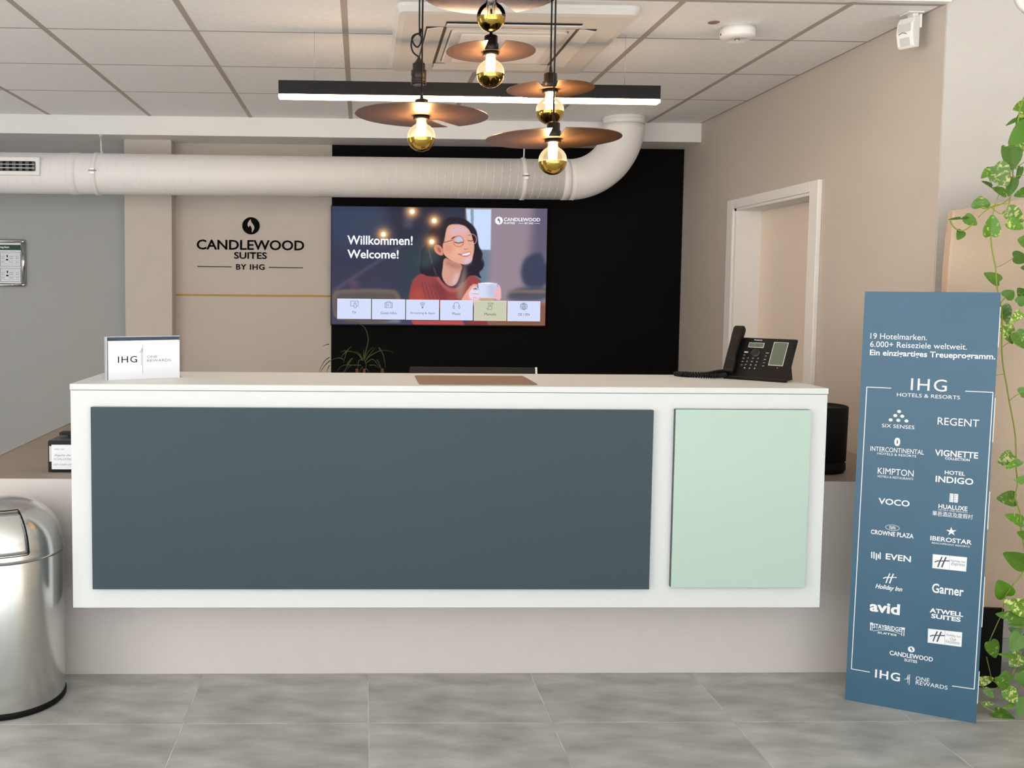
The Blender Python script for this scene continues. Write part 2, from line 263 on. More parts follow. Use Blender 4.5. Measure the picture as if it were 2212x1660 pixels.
STEMS = [[(2.1534, 3.06, 2.0577), (2.1398, 3.06, 2.0234), (2.1333, 3.06, 1.9728), (2.1285, 3.06, 1.9162), (2.1255, 3.06, 1.8565), (2.1249, 3.06, 1.8086), (2.1282, 3.06, 1.7742), (2.1223, 3.06, 1.7397), (2.1178, 3.06, 1.7066), (2.1126, 3.06, 1.687)], [(2.0824, 3.06, 1.7362), (2.0716, 3.06, 1.7061), (2.0656, 3.06, 1.6714)], [(2.0612, 3.06, 1.6051), (2.0684, 3.06, 1.5553), (2.0819, 3.06, 1.5025), (2.0869, 3.06, 1.4646), (2.0938, 3.06, 1.4191), (2.0932, 3.04, 1.3738), (2.1009, 3.04, 1.3133), (2.1033, 3.04, 1.2373), (2.111, 3.04, 1.1764), (2.125, 3.04, 1.1154), (2.1371, 3.04, 1.0603), (2.1529, 3.04, 0.9959), (2.1632, 3.04, 0.9467), (2.1692, 3.04, 0.8927), (2.172, 3.04, 0.8386), (2.1795, 3.04, 0.7844), (2.1725, 3.04, 0.7378), (2.1816, 3.04, 0.7145), (2.1943, 3.04, 0.6803), (2.1981, 3.04, 0.6366), (2.2085, 3.04, 0.5898), (2.2192, 3.04, 0.535), (2.2111, 3.04, 0.4801), (2.1815, 3.04, 0.4423)], [(2.1583, 3.04, 0.4046), (2.1487, 3.04, 0.3462), (2.1348, 3.04, 0.3099), (2.111, 3.04, 0.2498)], [(2.1042, 3.04, 0.1959), (2.1177, 3.04, 0.1482), (2.0972, 2.995, 0.1354), (2.123, 2.995, 0.1197)], [(2.233, 3.04, 0.2433), (2.2137, 3.04, 0.1877), (2.1647, 2.995, 0.1588), (2.1503, 2.995, 0.1353)], [(2.1116, 3.06, 1.7065), (2.0718, 3.06, 1.7015), (2.0419, 3.06, 1.6832), (2.0168, 3.06, 1.6604)], [(1.9234, 3.06, 1.6488), (1.9366, 3.06, 1.6294), (1.9604, 3.06, 1.6161), (1.9831, 3.06, 1.6239), (2.0023, 3.06, 1.6421)], [(2.0821, 3.06, 1.498), (2.1049, 3.06, 1.5057), (2.1438, 3.06, 1.5319)], [(2.0872, 3.04, 1.3707), (2.0957, 3.04, 1.3859), (2.1073, 3.04, 1.4012)], [(2.0243, 3.06, 1.695), (2.0385, 3.06, 1.6892), (2.0644, 3.06, 1.6955), (2.0947, 3.06, 1.7063), (2.12, 3.06, 1.7246)], [(2.1661, 3.06, 1.845), (2.1349, 3.06, 1.8237), (2.1127, 3.06, 1.8055)], [(2.1684, 3.06, 1.8002), (2.1363, 3.06, 1.7953), (2.1167, 3.06, 1.7876)], [(2.0863, 3.04, 1.1442), (2.1017, 3.04, 1.1458), (2.114, 3.04, 1.1489)], [(2.1372, 3.04, 1.0588), (2.152, 3.04, 1.0727), (2.1731, 3.04, 1.085)], [(2.0539, 2.995, 0.1293), (2.077, 2.995, 0.1041), (2.108, 2.995, 0.1071), (2.1231, 2.995, 0.1165)], [(2.054, 2.995, 0.0649), (2.0801, 2.995, 0.0412), (2.112, 2.995, 0.0284)], [(2.0551, 3.06, 1.6969), (2.0887, 3.06, 1.6732), (2.116, 3.06, 1.6825)], [(2.056, 3.06, 1.7704), (2.0357, 3.06, 1.8076)], [(2.1647, 3.06, 1.8719), (2.2078, 3.06, 1.4657), (2.2114, 3.04, 1.0085), (2.2392, 3.04, 0.5429), (2.2215, 2.995, 0.0879), (2.239, 2.995, -0.0067)], [(2.1034, 3.04, 1.2343), (2.1153, 3.04, 1.245), (2.1272, 3.04, 1.2527)], [(2.1815, 3.04, 0.4423), (2.1699, 3.04, 0.425), (2.1583, 3.04, 0.4046)], [(2.1367, 3.06, 1.8178), (2.1074, 3.06, 1.8488), (2.1037, 3.06, 1.8607)], [(2.2034, 2.995, 0.1352), (2.1863, 2.995, 0.1038), (2.1727, 2.995, 0.0645), (2.1676, 2.995, 0.0409)], [(2.0704, 3.06, 1.7601), (2.0839, 3.06, 1.7662), (2.1021, 3.06, 1.7724)]]
BLADES = [[(0.0154, 5.4262, 0.9986), (0.0334, 5.4262, 1.0652), (0.0436, 5.4262, 1.1263), (0.0219, 5.4262, 1.1897), (-0.0312, 5.4262, 1.2184), (-0.1052, 5.4262, 1.2284), (-0.1368, 5.4262, 1.2149)], [(0.0183, 5.5159, 0.9919), (0.0422, 5.5159, 1.0407), (0.077, 5.5159, 1.0733)], [(0.0235, 5.468, 0.9902), (0.0553, 5.468, 1.0226), (0.1085, 5.468, 1.0524), (0.1513, 5.468, 1.0554), (0.1888, 5.468, 1.0449)], [(0.0291, 5.5129, 0.9922), (0.0504, 5.5129, 1.0248), (0.0877, 5.5129, 1.0682)], [(0.0127, 5.4119, 0.9997), (-0.0087, 5.4119, 1.0314), (-0.0353, 5.4119, 1.0524)], [(0.0101, 5.5154, 1.0027), (-0.0035, 5.5154, 1.0296), (-0.0252, 5.5154, 1.0484)], [(0.018, 5.4455, 1.0105), (0.0183, 5.4455, 1.0372), (0.0189, 5.4455, 1.0639)], [(0.0073, 5.4136, 1.0048), (-0.0085, 5.4136, 0.9994), (-0.0136, 5.4136, 0.9782), (-0.016, 5.4136, 0.941)], [(0.0259, 5.4059, 1.0002), (0.0313, 5.4059, 0.9791), (0.0302, 5.4059, 0.9472)], [(0.034, 5.4234, 0.9857), (0.0683, 5.4234, 1.0072), (0.095, 5.4234, 0.9834), (0.1164, 5.4234, 0.957), (0.1299, 5.4234, 0.9358)], [(0.0962, 5.502, 0.9989), (0.1098, 5.502, 0.9774), (0.1235, 5.502, 0.9451), (0.1453, 5.502, 0.9263)], [(-0.046, 5.4591, 1.0091), (-0.0698, 5.4591, 0.9876), (-0.0803, 5.4591, 0.9581), (-0.0988, 5.4591, 0.9258)], [(-0.0811, 5.5177, 0.9532), (-0.0571, 5.5177, 0.9913), (-0.0438, 5.5177, 1.0049)], [(0.0023, 5.4791, 0.9677), (-0.0512, 5.4791, 0.9674), (-0.0778, 5.4791, 0.9457), (-0.0938, 5.4791, 0.9268)], [(-0.0296, 5.4327, 0.9712), (-0.0985, 5.4327, 0.9708), (-0.1355, 5.4327, 0.9359)], [(-0.0811, 5.4775, 1.0478), (-0.0997, 5.4775, 1.0315), (-0.1156, 5.4775, 1.0073)], [(-0.0804, 5.4291, 1.0509), (-0.0673, 5.4291, 1.0669), (-0.0514, 5.4291, 1.0803)], [(-0.0811, 5.4772, 1.0478), (-0.0945, 5.4772, 1.053), (-0.1158, 5.4772, 1.0422)], [(-0.0802, 5.4134, 1.052), (-0.0905, 5.4134, 1.0121), (-0.0982, 5.4134, 0.9829)], [(-0.0806, 5.4425, 1.05), (-0.0514, 5.4425, 1.0502), (-0.0301, 5.4425, 1.0397)], [(-0.1793, 5.4637, 1.0132), (-0.2058, 5.4637, 0.9943), (-0.2296, 5.4637, 0.954), (-0.2388, 5.4637, 0.9245)], [(-0.1745, 5.4002, 0.9993), (-0.1981, 5.4002, 0.978), (-0.219, 5.4002, 0.9514), (-0.2281, 5.4002, 0.9302)], [(-0.1791, 5.4647, 0.9677), (-0.1897, 5.4647, 0.9462), (-0.1962, 5.4647, 0.9247)], [(-0.1816, 5.443, 1.0905), (-0.2028, 5.443, 1.0864), (-0.2213, 5.443, 1.0756)], [(-0.0993, 5.4621, 1.0032), (-0.1313, 5.4621, 1.011), (-0.1765, 5.4621, 0.9946)], [(0.0289, 5.4256, 0.9562), (0.0423, 5.4256, 0.943), (0.0503, 5.4256, 0.9324)], [(0.0132, 5.5091, 0.9546), (-0.0002, 5.5091, 0.9383), (-0.0055, 5.5091, 0.9247)], [(0.0507, 5.5013, 0.9663), (0.083, 5.5013, 0.9665), (0.11, 5.5013, 0.9504)], [(0.105, 5.4294, 1.0735), (0.1292, 5.4294, 1.0364), (0.1402, 5.4294, 0.9886), (0.1431, 5.4294, 0.9566)]]
TRUNKS = [[-0.0188, 5.45, 0.9352], [0.0225, 5.45, 0.9354], [0.1252, 5.45, 0.9361]]
# ------------------------------------------------------------------ materials
M_wall = mat('warm_white_wall_paint', (202, 193, 183), .75, noise=.012, scale=6, bump=.25, bscale=260)
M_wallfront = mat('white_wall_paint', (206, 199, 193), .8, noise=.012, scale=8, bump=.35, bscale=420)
M_tile = mat('mineral_ceiling_board', (247, 246, 245), .9, noise=.035, scale=42, bump=.35, bscale=120, stretch=(1, 1.2, 1), varobj=.012)
M_runner = mat('grey_ceiling_runner', (178, 168, 160), .6)
M_cross = mat('grey_cross_runner', (140, 130, 122), .8)
M_slot = mat('shaded_outlet', (84, 76, 68), .8)
M_white = mat('white_painted_board', (240, 239, 236), .55)
M_black = mat('black_wall_paint', (12, 11, 11), .85, spec=.15)
M_floor = mat('grey_stone_floor_tile', (167, 167, 163), .45, noise=.30, scale=6.5, bump=.15, bscale=90, stretch=(.7, 1.7, 1), varobj=.035)
M_grout = mat('pale_grout', (206, 203, 194), .9, noise=.3, scale=7)
M_lam = mat('white_laminate', (214, 217, 216), .45, spec=.25)
M_teal = mat('slate_blue_lacquered_glass', (66, 79, 86), .28, spec=.08)
M_green = mat('mint_lacquered_glass', (178, 201, 189), .2, spec=.2)
M_edge = mat('dark_panel_edge', (70, 76, 74), .5)
M_beige = mat('beige_laminate', (202, 195, 190), .5, noise=.01)
M_top = mat('taupe_worktop', (148, 133, 120), .5, noise=.01)
M_steel = bpy.data.materials.new('brushed_steel'); N, L, b = nt(M_steel)
b.inputs['Base Color'].default_value = (.62, .62, .61, 1); b.inputs['Metallic'].default_value = 1; b.inputs['Roughness'].default_value = .24
tc = N.new('ShaderNodeTexCoord'); mp = N.new('ShaderNodeMapping'); mp.inputs['Scale'].default_value = (14, 14, .6)
nz = N.new('ShaderNodeTexNoise'); nz.inputs['Scale'].default_value = 9; mr = N.new('ShaderNodeMapRange'); mr.inputs[3].default_value = .17; mr.inputs[4].default_value = .27
L.new(tc.outputs['Object'], mp.inputs[0]); L.new(mp.outputs[0], nz.inputs[0]); L.new(nz.outputs['Fac'], mr.inputs[0]); L.new(mr.outputs[0], b.inputs['Roughness'])
M_chrome = mat('chrome', (190, 192, 192), .18, metal=1)
M_rubber = mat('black_rubber', (11, 10, 10), .7, spec=.2)
M_plastic = mat('black_plastic', (14, 12, 12), .45, spec=.25)
M_key = mat('black_keys', (9, 9, 9), .35)
M_wplastic = mat('white_plastic', (238, 236, 234), .45)
M_gplastic = mat('grey_white_plastic', (218, 214, 208), .5)
M_lens = mat('milky_lens', (200, 199, 198), .35)
M_copper = mat('bronze_lacquered_metal', (122, 94, 74), .34, metal=.6)
M_smoked = mat('smoked_mirror_metal', (44, 34, 30), .12, metal=.7)
M_disctop = mat('black_disc_lacquer', (20, 17, 16), .25)
M_socket = mat('dark_bronze_socket', (34, 24, 20), .4, metal=.3)
M_cord = mat('black_fabric_cord', (10, 9, 9), .8)
M_gold = mat('gold_mirror', (205, 170, 84), .05, metal=1)
def bulb_glass(name, glow):
    m = bpy.data.materials.new(name); m.use_nodes = True; N = m.node_tree.nodes; L = m.node_tree.links; N.clear()
    o = N.new('ShaderNodeOutputMaterial'); tr = N.new('ShaderNodeBsdfTransparent'); gs = N.new('ShaderNodeBsdfGlossy'); gs.inputs['Roughness'].default_value = .02
    mx = N.new('ShaderNodeMixShader'); lw = N.new('ShaderNodeLayerWeight'); lw.inputs['Blend'].default_value = .25
    tr.inputs['Color'].default_value = (.97, .95, .90, 1); L.new(lw.outputs['Fresnel'], mx.inputs[0]); L.new(tr.outputs[0], mx.inputs[1]); L.new(gs.outputs[0], mx.inputs[2])
    if glow:
        em = N.new('ShaderNodeEmission'); em.inputs['Color'].default_value = (1, .72, .42, 1); em.inputs['Strength'].default_value = glow
        ad = N.new('ShaderNodeAddShader'); L.new(mx.outputs[0], ad.inputs[0]); L.new(em.outputs[0], ad.inputs[1]); L.new(ad.outputs[0], o.inputs[0])
    else: L.new(mx.outputs[0], o.inputs[0])
    return m
M_glass = bulb_glass('lit_bulb_glass', .38); M_glass0 = bulb_glass('clear_bulb_glass', 0)
M_fil = emis('glowing_filament', (255, 206, 140), 160)
M_fil0 = mat('unlit_filament', (190, 160, 90), .4, metal=.6)
M_led = emis('led_diffuser', (255, 216, 180), 33)
M_print = mat('white_print', (236, 238, 240), .6)
M_navy = mat('slate_blue_printed_board', (56, 94, 118), .38, noise=.04, scale=7)
M_navyprint = mat('dark_blue_print', (52, 74, 94), .6)
M_greyprint = mat('grey_print', (128, 132, 140), .6)
M_blackprint = mat('black_print', (10, 9, 9), .8, spec=.08)
M_gilt = mat('gold_line', (182, 140, 40), .5)
M_clay = mat('terracotta', (120, 74, 48), .8)
M_fabric = mat('beige_upholstery', (204, 181, 158), .9, noise=.03, scale=120, bump=.4, bscale=700)
M_mat = mat('taupe_pad', (136, 112, 94), .7, noise=.03, scale=300)
M_card = mat('white_card', (232, 235, 240), .55)
M_acrylic = glass('clear_acrylic', (250, 253, 255), .02, 1.2)
M_soil = mat('potting_soil', (48, 34, 24), 1)

def leaf_mat(name, g, pale, amount):
    m = bpy.data.materials.new(name); N, L, b = nt(m)
    tc = N.new('ShaderNodeTexCoord'); mp = N.new('ShaderNodeMapping'); mp.inputs['Scale'].default_value = (1.4, 3.6, 1)
    n = N.new('ShaderNodeTexNoise'); n.inputs['Scale'].default_value = 2.1; n.inputs['Detail'].default_value = 3; n.inputs['Distortion'].default_value = .6
    oi = N.new('ShaderNodeObjectInfo'); va = N.new('ShaderNodeVectorMath'); va.operation = 'ADD'
    L.new(tc.outputs['Generated'], mp.inputs[0]); L.new(mp.outputs[0], va.inputs[0])
    sc = N.new('ShaderNodeMath'); sc.operation = 'MULTIPLY'; sc.inputs[1].default_value = 37; L.new(oi.outputs['Random'], sc.inputs[0]); L.new(sc.outputs[0], va.inputs[1])
    L.new(va.outputs[0], n.inputs['Vector'])
    r = N.new('ShaderNodeValToRGB'); r.color_ramp.elements[0].position = amount; r.color_ramp.elements[0].color = (*lin(g), 1)
    r.color_ramp.elements[1].position = min(amount+.12, 1); r.color_ramp.elements[1].color = (*lin(pale), 1)
    L.new(n.outputs['Fac'], r.inputs[0])
    h = N.new('ShaderNodeHueSaturation'); r3 = N.new('ShaderNodeMapRange'); r3.inputs[3].default_value = .7; r3.inputs[4].default_value = 1.35
    L.new(oi.outputs['Random'], r3.inputs[0]); L.new(r3.outputs[0], h.inputs['Value']); L.new(r.outputs[0], h.inputs['Color'])
    L.new(h.outputs[0], b.inputs['Base Color']); b.inputs['Roughness'].default_value = .38
    return m
M_leaf = [leaf_mat('green_leaf', (74, 116, 22), (128, 158, 56), .66), leaf_mat('speckled_leaf', (76, 120, 24), (176, 190, 92), .58), leaf_mat('variegated_leaf', (92, 132, 34), (206, 208, 138), .50)]
M_stem = mat('green_stem', (132, 146, 44), .5)
M_blade = mat('grass_blade', (58, 84, 26), .5)

# ------------------------------------------------------------------ room shell
H = 2.4768
XL, XR, YB, YF, YW = -3.9, 2.1496, 6.3234, 3.50, -3.0
fl = struct('floor')
MB().box(XL, 4.2, YW, YB, -.05, -.0012).build('grout_bed', M_grout, fl)
tb = MB(); g = .0020
tb.box(-.3+g, .3-g, -.3+g, .3-g, -.006, 0)
tme = None
for i in range(-7, 7):
    for j in range(-10, 6):
        cx, cy = .0343+.6*i+.3, 2.988+.6*j-.3
        if cx-.3 > 4.2 or cx+.3 < XL: continue
        if tme is None:
            o = tb.build('tile', M_floor, fl); tme = o.data
        else:
            o = link('tile', tme, M_floor, fl)
        o.location = (cx, cy, 0)
        o.rotation_euler = (0, 0, random.choice((0, PI)))
ce = struct('ceiling')
MB().box(XL, XR, YF, YB, H+.02, H+.06).build('void_panel', mat('dark_void', (70, 62, 56), .9), ce)
cols = [-1.3222+.625*i for i in range(-5, 7)]
rows = [3.50, 4.0312, 4.6562, 5.2812, 6.009]
ACx0, ACx1, ACy0, ACy1 = .125, 1.05, 3.585, 4.58
for i in range(len(cols)-1):
    x0, x1 = cols[i]+.011, cols[i+1]-.011
    if x0 > XR: continue
    x1 = min(x1, XR-.012)
    for j in range(4):
        y0, y1 = rows[j]+.004, rows[j+1]-.004
        if j == 0: y0 += .022
        MB().box(x0, x1, y0, y1, H, H+.018).build('ceiling_tile', M_tile, ce)
for x in cols:
    if x < XR: MB().box(x-.0125, x+.0125, YF, 6.009, H-.0008, H+.016).build('runner', M_runner, ce)
for y in rows[1:-1]: MB().box(XL, XR-.014, y-.0035, y+.0035, H-.0006, H+.012).build('cross_runner', M_cross, ce)
MB().box(XL, XR, YF, YF+.024, H-.001, H+.018).build('edge_trim', M_runner, ce)
MB().box(XR-.014, XR, YF+.02, 6.009, H+.001, H+.018).build('edge_trim', M_runner, ce)
cf = MB().box(XL, 4.2, YW, YF-.03, 2.95, 3.0).build('ceiling', M_white); cf['kind'] = 'structure'
t1 = MB().box(XL, XR+.002, YF-.03, YF, H, 2.95).build('trim_1', M_white, bevel=.002); t1['kind'] = 'structure'     # fascia between the two ceilings
t2 = MB().box(XL, XR, 6.009, YB, 2.3594, H+.02).build('trim_2', M_white); t2['kind'] = 'structure'            # beam over the rear wall
MB().box(XL, XR, YB-.004, YB-.001, 2.3594-.004, 2.3594+.0) if False else None
wb = struct('wall_back')
MB().box(XL, -1.5326, YB-.003, YB, 0, 2.3594).build('dim_section', mat('dim_lit_wall', (168, 170, 168), .8, bump=.25, bscale=260), wb, label='back wall left of the pillar, dimmer light painted in grey')  # greyer tone puts the dimmer light left of the pillar into the colour
MB().box(XL, XR+.3, YB, YB+.1, 0, H).build('masonry', M_wall, wb)
MB().box(-.1965, XR-.004, YB-.012, YB, 0, 2.3585).build('accent_panel', M_black, wb, label='black painted section behind the television')
t3 = MB().box(-1.5326, -1.2300, 6.2, YB, 0, 2.3594).build('trim_3', M_wall); t3['kind'] = 'structure'        # pillar
wl = MB().box(XL-.1, XL, YW, YB+.1, 0, 3.0).build('wall_left', M_wall); wl['kind'] = 'structure'
DX0, DX1, DZ = 4.472, 5.41, 1.895
wr = struct('wall_right')
MB().box(XR, XR+.25, YF, DX0, 0, H+.02).box(XR, XR+.25, DX1, YB, 0, H+.02).box(XR, XR+.25, DX0, DX1, DZ, H+.02).build('masonry', M_wall, wr)
MB().box(XR+.002, 4.2, YF-.004, YF, 0, 2.95).build('front_face', M_wallfront, wr, label='pale lit wall face beside the recess')
ws = MB().box(4.2, 4.3, YW, YF, 0, 3.0).build('wall_side', M_wall); ws['kind'] = 'structure'
# glazed shop front behind the camera
wf = struct('wall_front')
mb = MB().box(XL, 4.2, YW, YW+.12, 2.85, 2.95).box(XL, 4.2, YW, YW+.12, 0, .12)
for x in (-3.9, -1.36, 1.24, 3.84): mb.box(x, x+.1, YW, YW+.12, .12, 2.85)
mb.build('window_frame', M_edge, wf)
bb = MB().box(XR+.01, 4.2, YF-.014, YF-.004, 0, .09).build('baseboard_right', M_floor); bb['kind'] = 'structure'

# door in the right hand wall
dr = struct('door_1')
X0 = XR-.022
mb = MB().box(X0, XR, 4.392, DX0+.006, 0, DZ+.045).box(X0, XR, DX1-.006, 5.49, 0, DZ+.045).box(X0, XR, DX0+.006, DX1-.006, DZ-.006, DZ+.045)
mb.build('door_frame', M_white, dr, bevel=.004)
MB().box(XR-.01, XR+.25, DX1-.03, DX1-.0, 0, DZ).box(XR-.01, XR+.25, DX0, DX0+.02, 0, DZ).box(XR-.01, XR+.25, DX0, DX1, DZ-.02, DZ).build('jamb', M_white, dr)
MB().box(XR+.135, XR+.175, DX0+.02, DX1-.03, .005, DZ-.02).build('door_leaf', mat('warm_white_door', (242, 228, 212), .5), dr, bevel=.002)
hb = MB().cyl((XR+.135, 4.56, .98), (XR+.09, 4.56, .98), .009).cyl((XR+.095, 4.56, .98), (XR+.095, 4.68, .98), .009).build('door_handle', M_chrome, dr)

# ------------------------------------------------------------------ air conditioning cassette
ac = thing('ceiling_air_conditioner', 'large square white air conditioning cassette set in the tiled ceiling', 'air conditioner', ((ACx0+ACx1)/2, (ACy0+ACy1)/2, H))
cx, cy = (ACx0+ACx1)/2, (ACy0+ACy1)/2; hx, hy = (ACx1-ACx0)/2, (ACy1-ACy0)/2
def rrect(hx, hy, r, n=6):
    out = []
    for sx, sy, a in ((1, 1, 0), (-1, 1, 90), (-1, -1, 180), (1, -1, 270)):
        for k in range(n+1):
            t = math.radians(a+90*k/n); out.append((sx*(hx-r)+r*math.cos(t), sy*(hy-r)+r*math.sin(t)))
    return out
def loft(loops, m, name, parent, caps=(0, 1), smooth=False, inner=None):
    mb = MB(); n = len(loops[0]); vs = [p for l in loops for p in l]
    fs = [(j*n+k, j*n+(k+1) % n, (j+1)*n+(k+1) % n, (j+1)*n+k) for j in range(len(loops)-1) for k in range(n)]
    if caps[0]: fs.append(tuple(range(n))[::-1])
    if caps[1]: fs.append(tuple((len(loops)-1)*n+k for k in range(n)))
    mb.add(vs, fs, smooth)
    return mb.build(name, m, parent)
def ring(hx, hy, r, z): return [(cx+x, cy+y, z) for x, y in rrect(hx, hy, r)]
loft([ring(hx, hy, .04, H), ring(hx, hy, .04, H-.012), ring(hx-.012, hy-.012, .035, H-.03), ring(hx-.035, hy-.035, .03, H-.034), ring(hx-.225, hy-.225, .03, H-.034), ring(hx-.225, hy-.225, .03, H-.01)], M_gplastic, 'frame', ac, caps=(0, 1))
loft([ring(hx-.23, hy-.23, .03, H-.012), ring(hx-.23, hy-.23, .03, H-.040), ring(hx-.235, hy-.235, .03, H-.044), ring(hx-.262, hy-.262, .02, H-.044), ring(hx-.272, hy-.272, .012, H-.040)], M_gplastic, 'intake_surround', ac, caps=(0, 1))
loft([ring(hx-.273, hy-.273, .01, H-.038), ring(hx-.273, hy-.273, .01, H-.045)], M_wplastic, 'intake_panel', ac)
for s, horiz in ((1, 0), (-1, 0), (1, 1), (-1, 1)):
    # dark outlet slot with a tilted flap
    if not horiz:
        a = hx-.165; y0, y1 = cy-.30, cy+.30
        MB().box(cx+s*a-.041, cx+s*a+.041, y0, y1, H-.0352, H-.0335).build('outlet_slot', M_slot, ac)
        R = Matrix.Translation((cx+s*(a+.002), cy, H-.038)) @ Matrix.Rotation(s*math.radians(9), 4, 'Y')
        MB().box(-.035, .035, -.297, .297, -.002, .002, R).build('flap', M_gplastic, ac, bevel=.002)
    else:
        a = hy-.165
        MB().box(cx-.265, cx+.265, cy+s*a-.039, cy+s*a+.039, H-.0352, H-.0335).build('outlet_slot', M_slot, ac)
        R = Matrix.Translation((cx, cy+s*(a+.002), H-.038)) @ Matrix.Rotation(-s*math.radians(9), 4, 'X')
        MB().box(-.262, .262, -.036, .036, -.003, .003, R).build('flap', M_gplastic, ac, bevel=.002)

# ------------------------------------------------------------------ smoke detector, plug, motion sensor, wall disc
sd = thing('smoke_detector', 'round white smoke detector on the tiled ceiling right of the air conditioner', 'smoke detector', (1.508, 3.84, H))
T = Matrix.Translation((1.508, 3.84, H))
MB().lathe([(.060, 0), (.060, -.010), (.0665, -.011), (.0665, -.016), (.068, -.018), (.068, -.040), (.066, -.043), (.047, -.055), (.044, -.053), (.0, -.050)][::-1], 40, T).build('housing', M_wplastic, sd)
MB().lathe([(.0, -.0515), (.011, -.0515), (.011, -.0505), (.0, -.0505)], 20, T).build('sensor_ring', M_edge, sd)
MB().lathe([(.0, -.0565), (.005, -.0545), (.006, -.0515)], 16, T).build('lamp', M_wplastic, sd)
MB().box(1.44, 1.4425, 3.835, 3.843, H-.037, H-.028).build('vent', M_rubber, sd)
pl = MB().lathe([(.0, -.003), (.020, -.003), (.023, -.001), (.023, 0)], 28, Matrix.Translation((1.3897, 3.782, H))).build('ceiling_plug', mat('pinkish_plastic', (150, 122, 112), .5, noise=.15, scale=90))
tag(pl, 'small flat pinkish round plug in the ceiling tile beside the smoke detector', 'plug')
ms = thing('motion_sensor', 'white wedge shaped motion sensor on a bracket in the upper right corner', 'sensor', (2.09, 3.60, H))
T = Matrix.Translation((2.071, 3.60, 2.398)) @ Matrix.Rotation(math.radians(-58), 4, 'Z')
MB().prism([(-.030, -.061), (-.036, .045), (-.028, .062), (.034, .066), (.034, -.058), (.028, -.061)][::-1], .0, T) if False else None
# side profile extruded across the width
prof = [(-.030, .030), (-.034, -.008), (-.022, -.052), (-.012, -.061), (.020, -.055), (.020, .060), (-.016, .052)]
MB().prism(prof, .062, T @ Matrix(((0, 0, 1, -.031), (1, 0, 0, 0), (0, 1, 0, 0), (0, 0, 0, 1)))).build('body', M_wplastic, ms, bevel=.004)
MB().prism([(-.0345, .028), (-.0355, -.002), (-.033, -.002), (-.031, .028)], .046, T @ Matrix(((0, 0, 1, -.023), (1, 0, 0, 0), (0, 1, 0, 0), (0, 0, 0, 1)))).build('upper_lens', M_lens, ms)
MB().prism([(-.0315, -.024), (-.0232, -.052), (-.021, -.052), (-.029, -.024)], .036, T @ Matrix(((0, 0, 1, -.018), (1, 0, 0, 0), (0, 1, 0, 0), (0, 0, 0, 1)))).build('lower_lens', M_lens, ms)
MB().tube([T @ Vector((x, -.0352, -.011+.006*math.sin((x+.02)/.03*PI))) for x in [-.02+.003*k for k in range(11)]], .0012, 5).build('slit', M_rubber, ms)
MB().box(2.085, 2.105, 3.60, 3.64, H-.035, H).box(2.102, 2.112, 3.585, 3.635, H-.062, H-.012).box(2.06, 2.12, 3.585, 3.65, H-.006, H-.0005).build('bracket', M_wplastic, ms, bevel=.002)
wd = MB().lathe([(.0, .02), (.065, .02), (.07, .016), (.073, .02), (.090, .018), (.094, 0)][::-1], 40, frame((2.485, YF-.004, 2.527), (1, 0, 0), (0, 0, 1))).build('round_wall_fitting', M_wplastic)
tag(wd, 'round white fitting at the top right on the pale wall', 'wall fitting')

# ------------------------------------------------------------------ ventilation duct
dc = thing('ventilation_duct', 'fat white round spiral duct running across below the beam and bending up into the ceiling', 'duct', (0, 5.83, 2.36))
DY, DZc, R_ = 5.83, 2.093, .1225
XE = 1.27; BR = .335; XV = XE+BR
MB().lathe([(R_, 0), (R_, XE-XL)], 56, frame((XL, DY, DZc), (0, 1, 0), (0, 0, 1))).build('pipe', M_wplastic, dc)
pts = [(XE+BR*math.sin(a), DY, DZc+BR-BR*math.cos(a)) for a in [PI/2*k/20 for k in range(21)]]
MB().tube(pts, R_+.002, 56).build('elbow', M_wplastic, dc)
MB().lathe([(R_+.002, 0), (R_+.002, H-(DZc+BR))], 56, Matrix.Translation((XV, DY, DZc+BR))).build('riser', M_wplastic, dc)
MB().lathe([(R_+.004, 0), (R_+.006, .01), (R_+.006, .018), (R_+.003, .02)], 56, Matrix.Translation((XV, DY, H-.022))).lathe([(R_+.003, -.012), (R_+.0055, -.006), (R_+.003, 0)], 56, Matrix.Translation((XV, DY, DZc+BR+.02)), cap=False).build('collar', M_wplastic, dc)
hel = []; pitch = .049; n = int((XE-.04-(-2.6))/pitch)*20
for k in range(n):
    a = 2*PI*k/20; x = -2.6+pitch*k/20
    hel.append((x, DY-(R_+.0004)*math.sin(a), DZc-(R_+.0004)*math.cos(a)))
MB().tube(hel, .0013, 4).build('spiral_seam', M_wplastic, dc)
def band(x, w, t, name, m):
    return MB().lathe([(R_, 0), (R_+t, .0015), (R_+t, w-.0015), (R_, w)], 56, frame((x-w/2, DY, DZc), (0, 1, 0), (0, 0, 1)), cap=False).build(name, m, dc)
band(-1.735, .055, .003, 'coupling', M_wplastic); band(1.245, .04, .003, 'coupling', M_wplastic); band(1.30, .006, .004, 'coupling', M_wplastic)
for x in (-1.597, .985):
    c = band(x, .026, .0055, 'clamp', M_wplastic)
    MB().cyl((x-.022, DY-R_-.008, DZc+.006), (x+.022, DY-R_-.008, DZc+.006), .0035, 10).box(x-.012, x+.012, DY-R_-.014, DY-R_-.002, DZc-.012, DZc-.004).box(x-.012, x+.012, DY-R_-.014, DY-R_-.002, DZc+.010, DZc+.018).build('bolt', M_chrome, c)
    MB().cyl((x+.012, DY+.03, DZc+R_-.005), ((x+.012)*1.031, 6.03, 2.3594), .0045, 10).cyl(((x+.012)*1.030, 6.022, 2.352), ((x+.012)*1.031, 6.03, 2.3594), .011, 12).cyl((x+.012, DY+.03, DZc+R_-.002), (x+.012, DY+.045, DZc+R_+.014), .008, 12).build('hanger_rod', M_wplastic, c)
